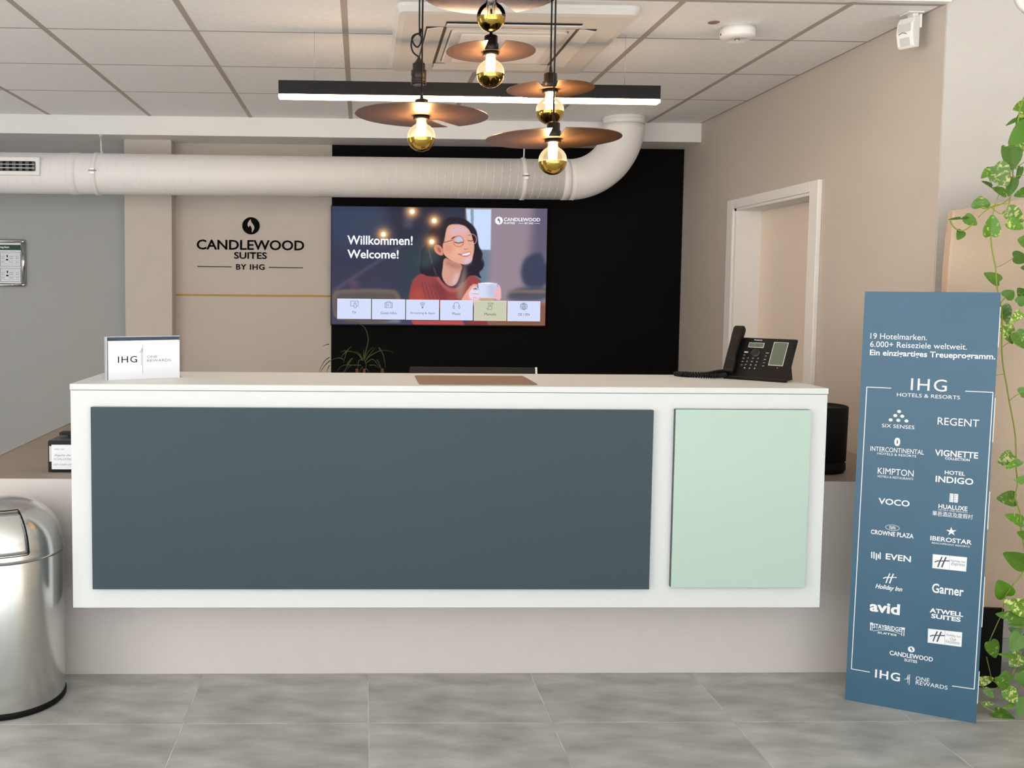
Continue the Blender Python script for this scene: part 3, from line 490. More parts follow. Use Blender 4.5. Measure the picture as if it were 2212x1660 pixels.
gr = MB().box(-2.45, -1.905, DY-R_-.012, DY-R_+.03, DZc-.028, DZc+.078)
gv = gr.build('grille', M_wplastic, dc, bevel=.003)
MB().box(-2.42, -1.933, DY-R_-.0135, DY-R_-.0105, DZc-.004, DZc+.054).build('grille_opening', M_rubber, gv)
MB().box(-2.42, -1.933, DY-R_-.017, DY-R_-.0125, DZc+.034, DZc+.037).box(-2.42, -1.933, DY-R_-.017, DY-R_-.0125, DZc+.012, DZc+.016).build('bar', M_wplastic, gv)
mb = MB()
for k in range(13): mb.box(-2.41+.0385*k, -2.41+.0385*k+.02, DY-R_-.0145, DY-R_-.0125, DZc-.002, DZc+.052)
mb.build('damper', M_edge, gv)

# ------------------------------------------------------------------ linear lamp
ll = thing('linear_pendant_light', 'long thin black linear lamp with a glowing white underside above the counter', 'lamp', (.45, 4.0, 2.2685))
MB().box(-.347, 1.2455, 3.975, 4.025, 2.2125, 2.2685).build('housing', M_plastic, ll, bevel=.001)
MB().box(-.347, 1.2455, 3.9735, 4.0265, 2.198, 2.2125).build('diffuser', M_led, ll, bevel=.003)
for x in (-.2, 1.1): MB().cyl((x, 4.0, 2.2685), (x, 4.0, H), .0006, 6).build('suspension_wire', M_chrome, ll)

# ------------------------------------------------------------------ pendant lamps
def disc_mesh(cx, cy, z, r, notch, tilt=(0, 0)):
    """notch: list of 2D points (unit of metres, local) from rim to rim, inserted between two rim angles"""
    if notch:
        a1 = math.atan2(notch[-1][1], notch[-1][0]); a0 = math.atan2(notch[0][1], notch[0][0])
        span = (a0-a1) % (2*PI)
        rim = [(r*math.cos(a1+span*k/70), r*math.sin(a1+span*k/70)) for k in range(71)]
        out = rim+[p for p in notch[1:-1]]
    else:
        out = [(r*math.cos(2*PI*k/72), r*math.sin(2*PI*k/72)) for k in range(72)]
    return out
def pendant(px, py, z, r, notch, label, top, lit=True, tilt=(0, 0), half=False):
    t = thing('pendant_lamp', label, 'lamp', (px, py, z), 'disc pendant lamps over the counter')
    T = Matrix.Translation((px, py, z)) @ Matrix.Rotation(tilt[0], 4, 'X') @ Matrix.Rotation(tilt[1], 4, 'Y')
    out = disc_mesh(0, 0, 0, r, notch)
    me = bpy.data.meshes.new('disc'); nv = len(out)
    tri = tessellate_polygon([[Vector((x, y, 0)) for x, y in out]])
    up_ = []
    for t3 in tri:
        a_, b_, c_ = (Vector(out[i]) for i in t3)
        up_.append(tuple(t3) if (b_-a_).cross(c_-a_) > 0 else tuple(t3)[::-1])
    me.from_pydata([T @ Vector((x, y, 0)) for x, y in out]+[T @ Vector((x, y, .002)) for x, y in out], [],
        [t3[::-1] for t3 in up_]+[tuple(i+nv for i in t3) for t3 in up_]+[(i, (i+1) % nv, (i+1) % nv+nv, i+nv) for i in range(nv)])
    me.update()
    me.materials.append(M_copper if lit else M_smoked); me.materials.append(M_disctop)
    for p in me.polygons:
        if p.normal.z > .5: p.material_index = 1
    link('disc', me, None, t)
    T = Matrix.Translation((px, py, z))
    MB().lathe([(.0265, -.004), (.0265, .026), (.0225, .028), (.0225, .052), (.018, .055), (.006, .058), (.0045, .075), (.003, .08)], 28, T).build('socket', M_socket, t)
    MB().lathe([(.0175, -.002), (.0275, -.004), (.0275, -.011), (.0175, -.012)], 32, T).build('collar', M_socket, t)
    MB().tube([(px, py, z+.07), (px, py, top)], .003, 8).build('cord', M_cord, t)
    zc = -.072; R = .0475; zs = -.004
    g1 = [(R*math.sin(a), zc+R*math.cos(a)) for a in [math.radians(100-3.8*k) for k in range(19)]]
    g1 = [p for p in g1 if p[1] < -.033]+[(.0195, -.028), (.0168, -.021), (.0165, -.010)]
    o = MB().lathe(g1, 40, T, cap=False).build('bulb', M_glass if lit else M_glass0, t)
    g2 = [(R*1.004*math.sin(a), zc+R*1.004*math.cos(a)) for a in [math.radians(180-5*k) for k in range(18)]]
    MB().lathe(g2, 40, T, cap=False).build('gold_cap', M_gold, o, label='mirrored gold lower half of the bulb')
    mb = MB()
    for k in range(6):
        a = PI/6+k*PI/3; mb.cyl(T @ Vector((.014*math.cos(a), .014*math.sin(a), -.030)), T @ Vector((.010*math.cos(a+.5), .010*math.sin(a+.5), -.078)), .0034 if lit else .001, 6)
    mb.build('filament', M_fil if lit else M_fil0, o)
    MB().lathe([(.013, -.012), (.013, -.02), (.007, -.03), (.005, -.045), (0, -.046)], 16, T).build('glass_stem', M_fil if lit else M_lens, o)
    if lit:
        l = bpy.data.lights.new('bulb_glow', 'POINT'); l.energy = 5; l.color = (1, .75, .45); l.shadow_soft_size = .012
        lo = bpy.data.objects.new('bulb_glow', l); COL.objects.link(lo); lo.parent = t; lo.matrix_parent_inverse = pinv(t); lo.location = T @ Vector((0, 0, -.056))
    return t
rad = math.radians
def wedge(r, a_from, a_to, inner):
    """rim point at angle a_from (deg), inner points, rim point at a_to"""
    return [(r*math.cos(rad(a_from)), r*math.sin(rad(a_from)))]+inner+[(r*math.cos(rad(a_to)), r*math.sin(rad(a_to)))]
pendant(.2000, 3.23, 1.9945, .225, wedge(.225, 50, 61.6, [(.066, .074), (.054, .066), (.042, .068), (.037, .082)]), 'large brown disc pendant lamp, lit, leftmost, in front of the linear lamp', 2.95, tilt=(0, rad(1.5)))
pendant(.4340, 3.25, 2.2150, .151, wedge(.151, -101, -79, [(-.026, -.030), (.026, -.030)]), 'small brown disc pendant lamp hanging in front of the air conditioner', 2.95)
pendant(.6450, 3.28, 2.0990, .149, wedge(.149, -117, -91, [(-.034, -.042), (.012, -.042)]), 'small brown disc pendant lamp on the right, directly above a larger disc lamp', 2.95, tilt=(0, rad(-1.2)))
pendant(.6420, 3.20, 1.9180, .2265, wedge(.2265, -102, -91.5, [(-.028, -.062), (.011, -.058)]), 'large brown disc pendant lamp hanging lowest of all, on the right', 2.95, tilt=(0, rad(-1.0)))
pendant(.4215, 3.16, 2.3780, .2230, wedge(.223, 60, 72, [(.05, .09), (.035, .09)]), 'large dark disc pendant lamp with an unlit bulb, topmost, cut off by the picture edge', 2.95, lit=False)
es = thing('empty_lamp_holder', 'black lamp holder without bulb hanging from a looped cord above the leftmost disc', 'lamp holder', (.2, 3.42, 2.08))
Q = (.2005, 3.42, 2.138)
T = Matrix.Translation(Q)
MB().lathe([(.020, .0), (.0275, .0), (.0275, .010), (.0262, .011), (.0275, .012), (.0275, .020), (.026, .021), (.0275, .023), (.0275, .050), (.0225, .052), (.0225, .074), (.016, .078), (.006, .092), (.004, .1)], 28, T).build('socket', M_socket, es)
MB().lathe([(.0, .001), (.0195, .0005), (.0195, -.001)][::-1], 24, T).build('contact', M_chrome, es)
lp = [(0, .098), (-.02, .115), (-.028, .14), (-.022, .165), (-.004, .178), (.008, .165), (.004, .145), (-.006, .133), (-.018, .14), (-.026, .16), (-.018, .175), (.0, .182), (.006, .195), (0, .22), (0, .8)]
MB().tube(spline([(Q[0]+x, Q[1]+.006*math.sin(i*1.3), Q[2]+z_) for i, (x, z_) in enumerate(lp)], 6), .003, 8).build('cord', M_cord, es)

# ------------------------------------------------------------------ reception desk
DXL, DXR, DY0 = -.9693, 1.5962, 3.164
CT = 1.0847; CB = .3218
dk = thing('reception_counter', 'long white floating reception counter front with a slate blue and a mint panel', 'counter', (.31, 3.4, CB))
MB().box(DXL, DXR, DY0, 3.655, 1.0648, CT).build('countertop', M_lam, dk, bevel=.0015)
MB().box(DXL+.0015, DXR-.0015, DY0+.0025, 3.383, CB, 1.0632).box(DXL+.0015, DXR-.0015, 3.383, 3.64, .7235, 1.0632).build('body', M_lam, dk, bevel=.0015)
MB().box(DXL+.006, DXR-.006, DY0+.006, 3.63, 1.0630, 1.0650).build('shadow_gap', M_edge, dk)
for nm, x0, x1, z0, z1, mm in (('slate_blue_panel', -.8955, .9915, .3925, 1.0085, M_teal), ('mint_panel', 1.0665, 1.5300, .3990, 1.0120, M_green)):
    MB().box(x0, x1, DY0-.016, DY0+.0025, z0, z1).build('panel_core', M_edge, dk, bevel=.0006)
    MB().box(x0, x1, DY0-.0185, DY0-.016, z0, z1).build(nm, mm, dk, bevel=.0006)
BY = 3.3857; BT = .7205
bs = thing('office_desk', 'beige low office desk and plinth behind the white reception counter', 'desk', (.3, 3.8, 0))
MB().box(-1.4613, 2.13, BY, BY+.03, .0, BT-.002).build('front_board', M_beige, bs, bevel=.001)
MB().box(-1.4613, 2.13, BY+.0005, 4.24, BT-.022, BT).build('worktop', M_top, bs, bevel=.001)
MB().box(-1.4613, -.80, 4.2415, 5.0, BT-.022, BT).build('return_worktop', M_top, bs, bevel=.001)
MB().box(-1.4613, -1.4413, BY+.03, 5.0, 0, BT-.022).build('side_board', M_beige, bs)
MB().box(-1.4633, -1.4613, BY, 5.0, .0, BT+.004).build('edge_lip', M_beige, bs)

# ------------------------------------------------------------------ things on the counter
pm = MB(); q = smooth2([(.2022, 3.526), (.6135, 3.535), (.6078, 3.2226), (.1995, 3.198)][::-1], 0)
c4 = [Vector(p) for p in [(.2030, 3.530), (.6125, 3.535), (.6100, 3.215), (.2010, 3.205)]][::-1]
out = []
for i in range(4):
    a, b_, c = c4[i-1], c4[i], c4[(i+1) % 4]; r = .018
    p = b_+(a-b_).normalized()*r; q2 = b_+(c-b_).normalized()*r
    for k in range(5):
        t = k/4; out.append(tuple(p*(1-t)**2+b_*2*t*(1-t)+q2*t*t))
dm = MB().prism(out, .003, Matrix.Translation((0, 0, CT))).build('counter_pad', M_mat, bevel=.0008)
tag(dm, 'flat taupe pad lying on the white counter in the middle', 'pad')
# leaflet stand
A = Vector((-.8707, 3.277, CT)); B_ = Vector((-.6385, 3.397, CT))
lf = thing('leaflet_stand', 'white leaflet stack with a dark blue backing standing on the left of the counter', 'leaflet stand', tuple((A+B_)/2))
Fm = frame(A, B_-A, (0, 0, 1)); Wl = (B_-A).length
rect(0, Wl-.010, 0, .137, Fm, M_card, lf, 'leaflets', z0=-.022, z1=0, bevel=.0006)
rect(.0, Wl-.004, .006, .1485, Fm, M_navyprint, lf, 'backing_card', z0=-.026, z1=-.0222)
mb = MB().box(-.004, Wl-.002, .001, .151, -.030, -.027, Fm).box(-.004, Wl-.002, -.0, .002, -.030, .0015, Fm).box(-.0055, -.0035, .0, .151, -.030, .0015, Fm)
mb.build('acrylic_holder', mat('frosted_acrylic', (205, 208, 212), .2, spec=.5), lf)
def lx(px): return (px-250)/(1845-250)*(Wl-.010)
def ly(py, px): 
    b0 = 1235+(1180-1235)*(px-250)/1595; t0 = 398+(368-398)*(px-250)/1595
    return (b0-py)/(b0-t0)*.137
text('IHG', lx(672), ly(783, 672), lx(882)-lx(462), .0226, Fm, M_blackprint, lf, spacing=1.15)
text('ONE', lx(1220), ly(725, 1220), lx(1338)-lx(1105), .009, Fm, M_greyprint, lf)
text('REWARDS', lx(1375), ly(802, 1375), lx(1645)-lx(1105), .009, Fm, M_greyprint, lf)
strip([(lx(1010), ly(505, 1010)), (lx(1008), ly(1085, 1008))], .0011, Fm, M_greyprint, lf, 'monogram_stroke')
strip([(lx(978), ly(540, 978)), (lx(976), ly(910, 976))], .0011, Fm, M_greyprint, lf, 'monogram_stroke')
strip([(lx(a), ly(b_, a)) for a, b_ in ((912, 638), (950, 630), (1000, 618), (1006, 560), (975, 600), (950, 628))], .0009, Fm, M_greyprint, lf, 'monogram_stroke')

# telephone
P0 = Vector((1.362, 3.51, CT+.0085)); ub = Vector((.719, -.695, 0)); bk = Vector((.695, .719, 0))
PW, PL = .239, .174
vt = (bk*.538+Vector((0, 0, .843))).normalized()
ph = thing('desk_telephone', 'black corded office telephone with grey displays on the right of the counter', 'telephone', tuple(P0))
Fp = frame(P0, ub, vt)
MB().prism(smooth2([(0, 0), (PW, 0), (PW, PL), (0, PL)], 0), .012, Fp @ Matrix.Translation((0, 0, -.012))).build('body', M_plastic, ph, bevel=.005)
mb = MB(); mb.box(.03, PW-.03, .02, .10, -.085, -.016, Fp)
mb2 = MB()
for u in (.02, PW-.035):
    a = Fp @ Vector((u, .01, -.012)); 
    MB().prism([(.012, .001), (.105, .001), (.072, .100), (.066, .100)], .012, frame(Vector((a.x, a.y, CT+.001)), bk, (0, 0, 1))).build('stand', M_plastic, ph)
rect(.003, PW-.003, -.004, .004, Fp, M_plastic, ph, 'front_foot', z0=-.010, z1=-.002)
rect(.067, .124, .130, .151, Fp, M_lens, ph, 'display', z0=0, z1=.0012)
ph_l = mat('grey_lcd', (92, 98, 84), .15)
rect(.069, .122, .132, .149, Fp, ph_l, ph, 'lcd', z0=.0012, z1=.0016)
rect(.160+.002, .160+.052, .060, .156, Fp, M_lens, ph, 'side_display', z0=0, z1=.0012) if False else None
rect(.158, .2105, .058, .157, Fp, M_lens, ph, 'side_display', z0=0, z1=.0012)
rect(.160, .2085, .060, .155, Fp, ph_l, ph, 'side_lcd', z0=.0012, z1=.0016)
for o in list(COL.objects):
    if o.name.split('.')[0] in ('display', 'lcd') and o.parent == ph:
        o.location.x += 0
text('Panasonic', .098, .163, .030, .0042, Fp, M_print, ph, bold=2, z=.0008)
for r_ in range(4):
    for c_ in range(3):
        u = .079+.0185*c_-.001*r_; v = .083-.0142*r_
        kk = MB().box(u-.0065, u+.0065, v-.0045, v+.0045, 0, .0025, Fp).build('key', M_key, ph, bevel=.001)
        text('123456789*0#'[r_*3+c_], u, v, None, .0048, Fp, M_print, kk, bold=1, z=.0028)
for v in (.092, .078, .064, .050): 
    rect(.056, .066, v-.004, v+.001, Fp, M_key, ph, 'function_key', z1=.002); rect(.0575, .0645, v+.0035, v+.005, Fp, M_lens, ph, 'key_mark', z1=.0008)
    rect(.136, .146, v-.004, v+.001, Fp, M_key, ph, 'function_key', z1=.002); rect(.1375, .1445, v+.0035, v+.005, Fp, M_lens, ph, 'key_mark', z1=.0008)
rect(.058, .072, .106, .1115, Fp, M_lens, ph, 'key_mark', z1=.001)
MB().lathe([(.019, 0), (.019, .002), (.012, .003), (0, .003)], 24, Fp @ Matrix.Translation((.099, .108, 0))).build('navigation_key', M_key, ph)
for du, dv in ((0, .013), (0, -.013), (.014, 0), (-.014, 0)): rect(.099+du-.0015, .099+du+.0015, .108+dv-.0006, .108+dv+.0006, Fp, M_lens, ph, 'key_mark', z0=.002, z1=.0026)
rect(.138, .149, .1085, .110, Fp, M_lens, ph, 'key_mark', z1=.001)
rect(.192, .195, .048, .0505, Fp, M_lens, ph, 'key_mark', z1=.001)
for k in range(9): rect(.222, .229, .070+.0095*k, .0755+.0095*k, Fp, M_key, ph, 'side_key', z1=.0018)
# handset
hs = MB(); secs = []
for t, hw, th, lift in ((-.0, .018, .018, .016), (.012, .021, .026, .016), (.045, .021, .026, .018), (.060, .0185, .02, .026), (.13, .0185, .02, .028), (.15, .0215, .028, .022), (.186, .0215, .028, .022), (.196, .018, .018, .022)):
    secs.append([Fp @ Vector((.024+x*hw+.002, .010+t, lift+y*th/2)) for x, y in ((-1, -.6), (-.8, -1), (.8, -1), (1, -.6), (1, .6), (.8, 1), (-.8, 1), (-1, .6))])
vs = [p for s_ in secs for p in s_]; fs = [(j*8+k, j*8+(k+1) % 8, (j+1)*8+(k+1) % 8, (j+1)*8+k) for j in range(7) for k in range(8)]+[tuple(range(8))[::-1], tuple(56+k for k in range(8))]
hs.add(vs, fs); hs.build('handset', M_plastic, ph, bevel=.003)
path = spline([Fp @ Vector((.020, .004, .014)), (1.355, 3.495, CT+.012), (1.31, 3.505, CT+.009), (1.24, 3.545, CT+.0085), (1.215, 3.60, CT+.0085), (1.25, 3.62, CT+.0085), (1.33, 3.60, CT+.009), (1.385, 3.585, CT+.02), (1.41, 3.56, CT+.02)], 60)
co = []; nrm = None
for i, p in enumerate(path):
    t = (path[min(i+1, len(path)-1)]-path[max(i-1, 0)]).normalized(); a_ = t.orthogonal() if False else t.cross(Vector((0, 0, 1))).normalized(); b2 = t.cross(a_)
    co.append(p+(a_*math.cos(i*.95)+b2*math.sin(i*.95))*.0062)
MB().tube(co, .0029, 6).build('coiled_cord', M_plastic, ph)

# black cylinder on the low desk
bc = thing('black_cylinder_bin', 'black cylindrical bin with a grooved base on the low desk behind the counter end', 'bin', (1.775, 3.60, BT))
T = Matrix.Translation((1.775, 3.60, BT+.0008))
MB().lathe([(.0, .002), (.108, .002), (.108, .255), (.104, .258), (.102, .25), (.0, .245)][0:0]+[(.0, .045), (.106, .045), (.109, .252), (.105, .255), (.101, .250), (.0, .246)], 48, T).build('body', M_rubber, bc)
MB().lathe([(.0, 0), (.098, 0), (.106, .01), (.106, .034), (.100, .040), (.100, .045), (0, .045)], 48, T).build('base', M_rubber, bc)
# key card drop box
kb = thing('key_card_box', 'black key card drop box with a white notice behind the left end of the counter', 'box', (-1.06, 3.57, BT))
MB().box(-1.1545, -.975, 3.500, 3.62, BT+.0005, .838).build('body', M_plastic, kb, bevel=.002)
MB().box(-1.13, -.985, 3.555, 3.60, .850, .8615).box(-1.1, -1.0, 3.56, 3.59, .838, .850).build('handle', M_plastic, kb, bevel=.002)
MB().box(-1.150, -.98, 3.505, 3.617, .838, .8395).build('top_plate', M_edge, kb)
Fk = frame((-1.1545, 3.500, BT), (1, 0, 0), (0, 0, 1))
rect(.0135, .172, .0115, .103, Fk, M_card, kb, 'notice', z0=0, z1=.001)
rect(.005, .0135, .04, .098, Fk, M_lens, kb, 'window', z0=0, z1=.0008)
text('SCHLÜSSEL', .056, .0505, .070, .0092, Fk, M_greyprint, kb, z=.0013)
text('KEY CARD DROP', .0620, .0288, .082, .0066, Fk, M_greyprint, kb, z=.0013)
text('Abgabe der', .0545, .0635, .066, .0105, Fk, M_greyprint, kb, italic=True, z=.0013)
text('IHG', .033, .0865, .016, .0055, Fk, M_greyprint, kb, z=.0013)
text('ONE', .053, .0865, .014, .005, Fk, M_greyprint, kb, z=.0013)
# monitor behind the counter
mo = thing('computer_monitor', 'dark flat monitor seen edge-on just above the back edge of the counter', 'monitor', (.49, 3.98, BT))
Fo = frame((.2145, 3.985, .768), (1, -.0, 0), (0, .30, .955))
MB().box(0, .545, 0, .3225, -.022, 0, Fo).build('casing', M_plastic, mo, bevel=.004)
MB().box(.547, .556, .0, .3245, -.018, -.008, Fo).build('side_strip', M_wplastic, mo, label='white edge strip')
MB().box(.42, .56, 3.95, 4.12, BT+.001, BT+.01).build('stand_foot', M_plastic, mo)
MB().box(.47, .51, 4.055, 4.075, BT+.009, .98).build('stand_neck', M_plastic, mo)

# ------------------------------------------------------------------ steel bin
sb = thing('steel_push_bin', 'tall brushed steel push bin with a domed lid at the left end of the counter', 'bin', (-1.200, 3.192, 0))
T = Matrix.Translation((-1.200, 3.192, 0)); r = .187
MB().lathe([(r-.004, 0), (r+.003, .004), (r+.004, .016), (r-.001, .022), (r-.004, .022)], 72, T).build('base_ring', M_rubber, sb)
MB().lathe([(r-.001, .022), (r, .030), (r, .508), (r-.002, .514), (r-.008, .516)], 96, T, cap=False).build('drum', M_steel, sb)
dome = [(r+.003, .512), (r+.003, .523)]+[((r+.001)*math.cos(a)**.80, .523+.171*math.sin(a)) for a in [math.radians(3*k) for k in range(1, 30)]]+[(0, .6945)]
MB().lathe(dome, 96, T).build('dome_lid', M_steel, sb)
# push flap: curved patch lying proud of the dome, facing the viewer
def dome_pt(az, zz, off):
    s_ = min(max((zz-.523)/.171, 0), 1); rr = (r+.001)*math.cos(math.asin(s_))**.80+off
    return (-1.200+rr*math.sin(az), 3.192-rr*math.cos(az), zz)
def patch(a0, a1, z0, z1, off, m, name, parent, na=16, nz=10):
    vs = [dome_pt(a0+(a1-a0)*i/na, z0+(z1-z0)*j/nz, off) for j in range(nz+1) for i in range(na+1)]
    fs = [(j*(na+1)+i, j*(na+1)+i+1, (j+1)*(na+1)+i+1, (j+1)*(na+1)+i) for j in range(nz) for i in range(na)]
    return MB().add(vs, fs, True).build(name, m, parent)
fl_ = patch(-.40, .74, .541, .668, .0022, M_steel, 'push_flap', sb)
mm_ = fl_.modifiers.new('s', 'SOLIDIFY'); mm_.thickness = .0015
mb = MB(); rim = [(a, z_) for a, z_ in smooth2([(-.86, .523), (.38, .523), (.38, .655), (-.86, .655)], 0)]
path = []
for ca_, cz_, a0_ in ((.71, .545, -90), (.71, .664, 0), (-.37, .664, 90), (-.37, .545, 180)):
    for k in range(7):
        t_ = math.radians(a0_+15*k); path.append((ca_+.04*math.cos(t_), cz_+.008*math.sin(t_)))
path.append(path[0]); dense = []
for (a_, z_), (a2, z2) in zip(path[:-1], path[1:]):
    n_ = max(1, int(max(abs(a2-a_)/.05, abs(z2-z_)/.012)))
    dense += [dome_pt(a_+(a2-a_)*q_/n_, z_+(z2-z_)*q_/n_, .0015) for q_ in range(n_)]
path = dense+[dense[0]]
mb.tube(path, .0013, 6).build('flap_gasket', M_rubber, sb)

# ------------------------------------------------------------------ wall behind: lettering, line, evacuation plan
Yp = YB
lg = thing('wall_logo_sign', 'black raised hotel lettering with a round flame emblem on the back wall', 'sign', (-.73, Yp, 1.53))
Fw = frame((0, Yp, 0), (1, 0, 0), (0, 0, 1))
poly(arc(-.7312, 1.8225, .0575, .0565, n=48), Fw, M_blackprint, lg, 'emblem_disc', z0=0, z1=.006)
poly([(-.7312+x*.0500, 1.8225+y*.0565) for x, y in FLAME], Fw, M_wall, lg, 'flame', z0=.006, z1=.0075)
def raised(body, cx_, cz_, w_, h_, bold, sp=1.0):
    o = text(body, cx_, cz_, w_, h_, Fw, M_blackprint, lg, bold=bold, z=.004, spacing=sp)
    s_ = o.modifiers.new('s', 'SOLIDIFY'); s_.thickness = .004; s_.offset = -1 
    return o
raised('CANDLEWOOD', -.7345, 1.6960, .7105, .0665, 1)
raised('SUITES', -.735, 1.6265, .2160, .0445, 1)
raised('BY IHG', -.7355, 1.5505, .189, .0375, 1, 1.1)
strip([(-1.084, 1.5508), (-.8605, 1.5500)], .0048, Fw, M_blackprint, lg, 'rule', z1=.004)
strip([(-.6123, 1.5492), (-.3882, 1.5480)], .0048, Fw, M_blackprint, lg, 'rule', z1=.004)
gl = MB().box(-1.229, -.199, Yp-.004, Yp, 1.3550, 1.3675).build('wall_stripe', M_gilt)
tag(gl, 'thin gold stripe across the wall below the black lettering', 'stripe')
Yp = YB-.003
ev = thing('evacuation_plan', 'metal framed escape plan with a green header on the left wall, cut by the frame', 'sign', (-2.40, Yp, 1.56))
ex0, ex1, ez0, ez1 = -2.66, -2.207, 1.405, 1.717
MB().box(ex0+.02, ex1-.02, Yp-.010, Yp-.004, ez0+.02, ez1-.02).build('sheet', M_card, ev)
mb = MB().cyl((ex0+.012, Yp-.012, ez0+.012), (ex1-.014, Yp-.012, ez0+.012), .012, 16).cyl((ex0+.012, Yp-.012, ez1-.012), (ex1-.014, Yp-.012, ez1-.012), .012, 16).cyl((ex0+.012, Yp-.012, ez0+.014), (ex0+.012, Yp-.012, ez1-.014), .012, 16)
mb.build('frame_rail', M_chrome, ev)
MB().cyl((ex1-.016, Yp-.012, ez0+.022), (ex1-.016, Yp-.012, ez1-.022), .016, 20).build('frame_rail', M_chrome, ev)
for z_ in (ez0+.014, ez1-.014): MB().lathe([(0, -.015), (.009, -.012), (.015, 0), (.009, .012), (0, .015)], 20, Matrix.Translation((ex1-.016, Yp-.013, z_))).build('corner_cap', M_chrome, ev)
Fe = frame((ex1, Yp-.0102, ez0), (1, 0, 0), (0, 0, 1))
M_sgreen = mat('dark_green_print', (24, 66, 48), .6)
rect(-.43, -.034, .241, .276, Fe, M_sgreen, ev, 'header')
text('Rettungsplan', -.178, .259, .140, .0185, Fe, M_print, ev, bold=1, z=.0012)
for z0 in (.035, .148) if False else ((.033, .140), (.132, .228)):
    pass
for (za, zb) in ((.034, .122), (.136, .228)):
    strip([(-.168, za), (-.036, za), (-.036, zb), (-.168, zb)], .0028, Fe, M_greyprint, ev, 'table_border', closed=True)
    mb = MB()
    for k in range(7):
        z_ = zb-.010-k*(zb-za-.012)/7
        mb.box(-.163, -.042, z_, z_+.0012, .0004, .0008, Fe) if k in (0, 1, 4, 6) else mb.box(-.163, -.140, z_, z_+.003, .0004, .0008, Fe).box(-.112, -.082, z_, z_+.003, .0004, .0008, Fe).box(-.070, -.046, z_, z_+.003, .0004, .0008, Fe)
    mb.build('table_rules', M_greyprint, ev)
    rect(-.126, -.118, (za+zb)/2+.012, (za+zb)/2+.028, Fe, M_blackprint, ev, 'pictogram'); rect(-.130, -.116, (za+zb)/2-.008, (za+zb)/2+.001, Fe, M_blackprint, ev, 'pictogram')

# ------------------------------------------------------------------ television
tvx0, tvx1, tvz0, tvz1 = -.200, 1.233, 1.1685, 1.9585
tv = thing('television', 'large flat television with a hotel welcome screen on the black wall', 'television', ((tvx0+tvx1)/2, 6.28, tvz0))
MB().box(tvx0, tvx1, 6.262, 6.305, tvz0, tvz1).build('casing', M_plastic, tv, bevel=.003)
MB().box(.3, .73, 6.305, 6.312, 1.4, 1.7).build('wall_mount', M_plastic, tv)
sx0, sx1, sz0, sz1 = tvx0+.006, tvx1-.006, tvz0+.010, tvz1-.007
NW, NH = 800, 440
def tvuv(x, y):
    v = (y-97.5)/963.5; xl = 97-5*v; xr = 1873-36*v
    return (x-xl)/(xr-xl), v
def px2(pts): return [(tvuv(x, y)[0]*NW, tvuv(x, y)[1]*NH) for x, y in pts]
yy, xx = np.mgrid[0:NH, 0:NW].astype(float)+.5
def mask(pts, soft=.6):
    P = px2(pts); ins = np.zeros((NH, NW), bool); j = len(P)-1
    for i in range(len(P)):
        xi, yi = P[i]; xj, yj = P[j]
        if yi != yj:
            ins ^= ((yi > yy) != (yj > yy)) & (xx < (xj-xi)*(yy-yi)/(yj-yi)+xi)
        j = i
    return blur(ins.astype(float), soft*(1.667 if soft > 2 else 1.2))
def blur(a, s):
    if s <= 0: return a
    k = int(max(1, round(s*2.5))); g_ = np.exp(-.5*(np.arange(-k, k+1)/s)**2); g_ /= g_.sum()
    p = np.pad(a, k, mode='edge'); p = sum(g_[i]*p[i:i+NH, :] for i in range(2*k+1)); return sum(g_[i]*p[:, i:i+NW] for i in range(2*k+1))
def blob(x, y, r_, soft=1.0):
    u, v = tvuv(x, y); d = np.hypot(xx-u*NW, (yy-v*NH)); R0 = r_/1773*NW
    return np.clip((R0+soft-d)/(2*soft), 0, 1)
def glow(x, y, r_):
    u, v = tvuv(x, y); d = np.hypot(xx-u*NW, (yy-v*NH)); return np.exp(-(d/(r_/1773*NW))**2)
img = np.zeros((NH, NW, 3))
def put(m_, c, a=1.0):
    global img
    m3 = (m_*a)[..., None]; img = img*(1-m3)+np.array(c)*m3
def chaikin(p, it=2): return smooth2(p, it)
put(np.ones((NH, NW)), (46, 50, 72))
put(np.clip((yy/NH-.25)*1.2, 0, 1), (78, 66, 88), .75)
put(mask([(97, 90), (520, 90), (600, 420), (97, 460)], 14), (58, 74, 100), .5)
put(mask([(560, 90), (1000, 90), (1000, 420), (640, 420)], 10), (34, 38, 58), .8)
put(mask([(700, 90), (760, 90), (760, 270), (680, 270)], 4), (80, 84, 108), .6)
put(mask([(660, 450), (900, 300), (900, 860), (640, 860)], 14), (44, 62, 70), .7)
put(mask([(100, 780), (700, 380), (715, 392), (110, 800)], 3), (110, 108, 130), .45)
put(mask([(1195, 90), (1900, 90), (1900, 900), (1195, 900)], 2), (146, 130, 142), 1)
put(mask([(1760, 90), (1900, 90), (1900, 500), (1720, 500)], 9), (84, 78, 104), .8)
put(mask([(1200, 440), (1390, 440), (1375, 760), (1200, 860)], 7), (96, 122, 142), .9)
put(mask([(1200, 108), (1408, 108), (1400, 440), (1230, 440)], 1.2), (196, 214, 250))
put(mask([(1237, 108), (1262, 108), (1262, 300), (1240, 300)], 1), (120, 136, 150), .8)
put(mask(chaikin([(1650, 560), (1700, 480), (1850, 440), (1870, 760), (1700, 760), (1645, 680)]), 4), (52, 60, 84), .95)
put(mask(chaikin([(1540, 790), (1650, 740), (1870, 730), (1870, 860), (1520, 860)]), 4), (74, 78, 92), .95)
put(mask([(1530, 770), (1850, 765), (1850, 795), (1530, 790)], 2), (140, 110, 100), .7)
put(mask([(1340, 880), (1850, 872), (1850, 1070), (1300, 1070)], 4), (134, 92, 74), .95)
put(mask([(97, 1000), (1300, 1000), (1300, 1070), (97, 1070)], 4), (70, 68, 92), .8)
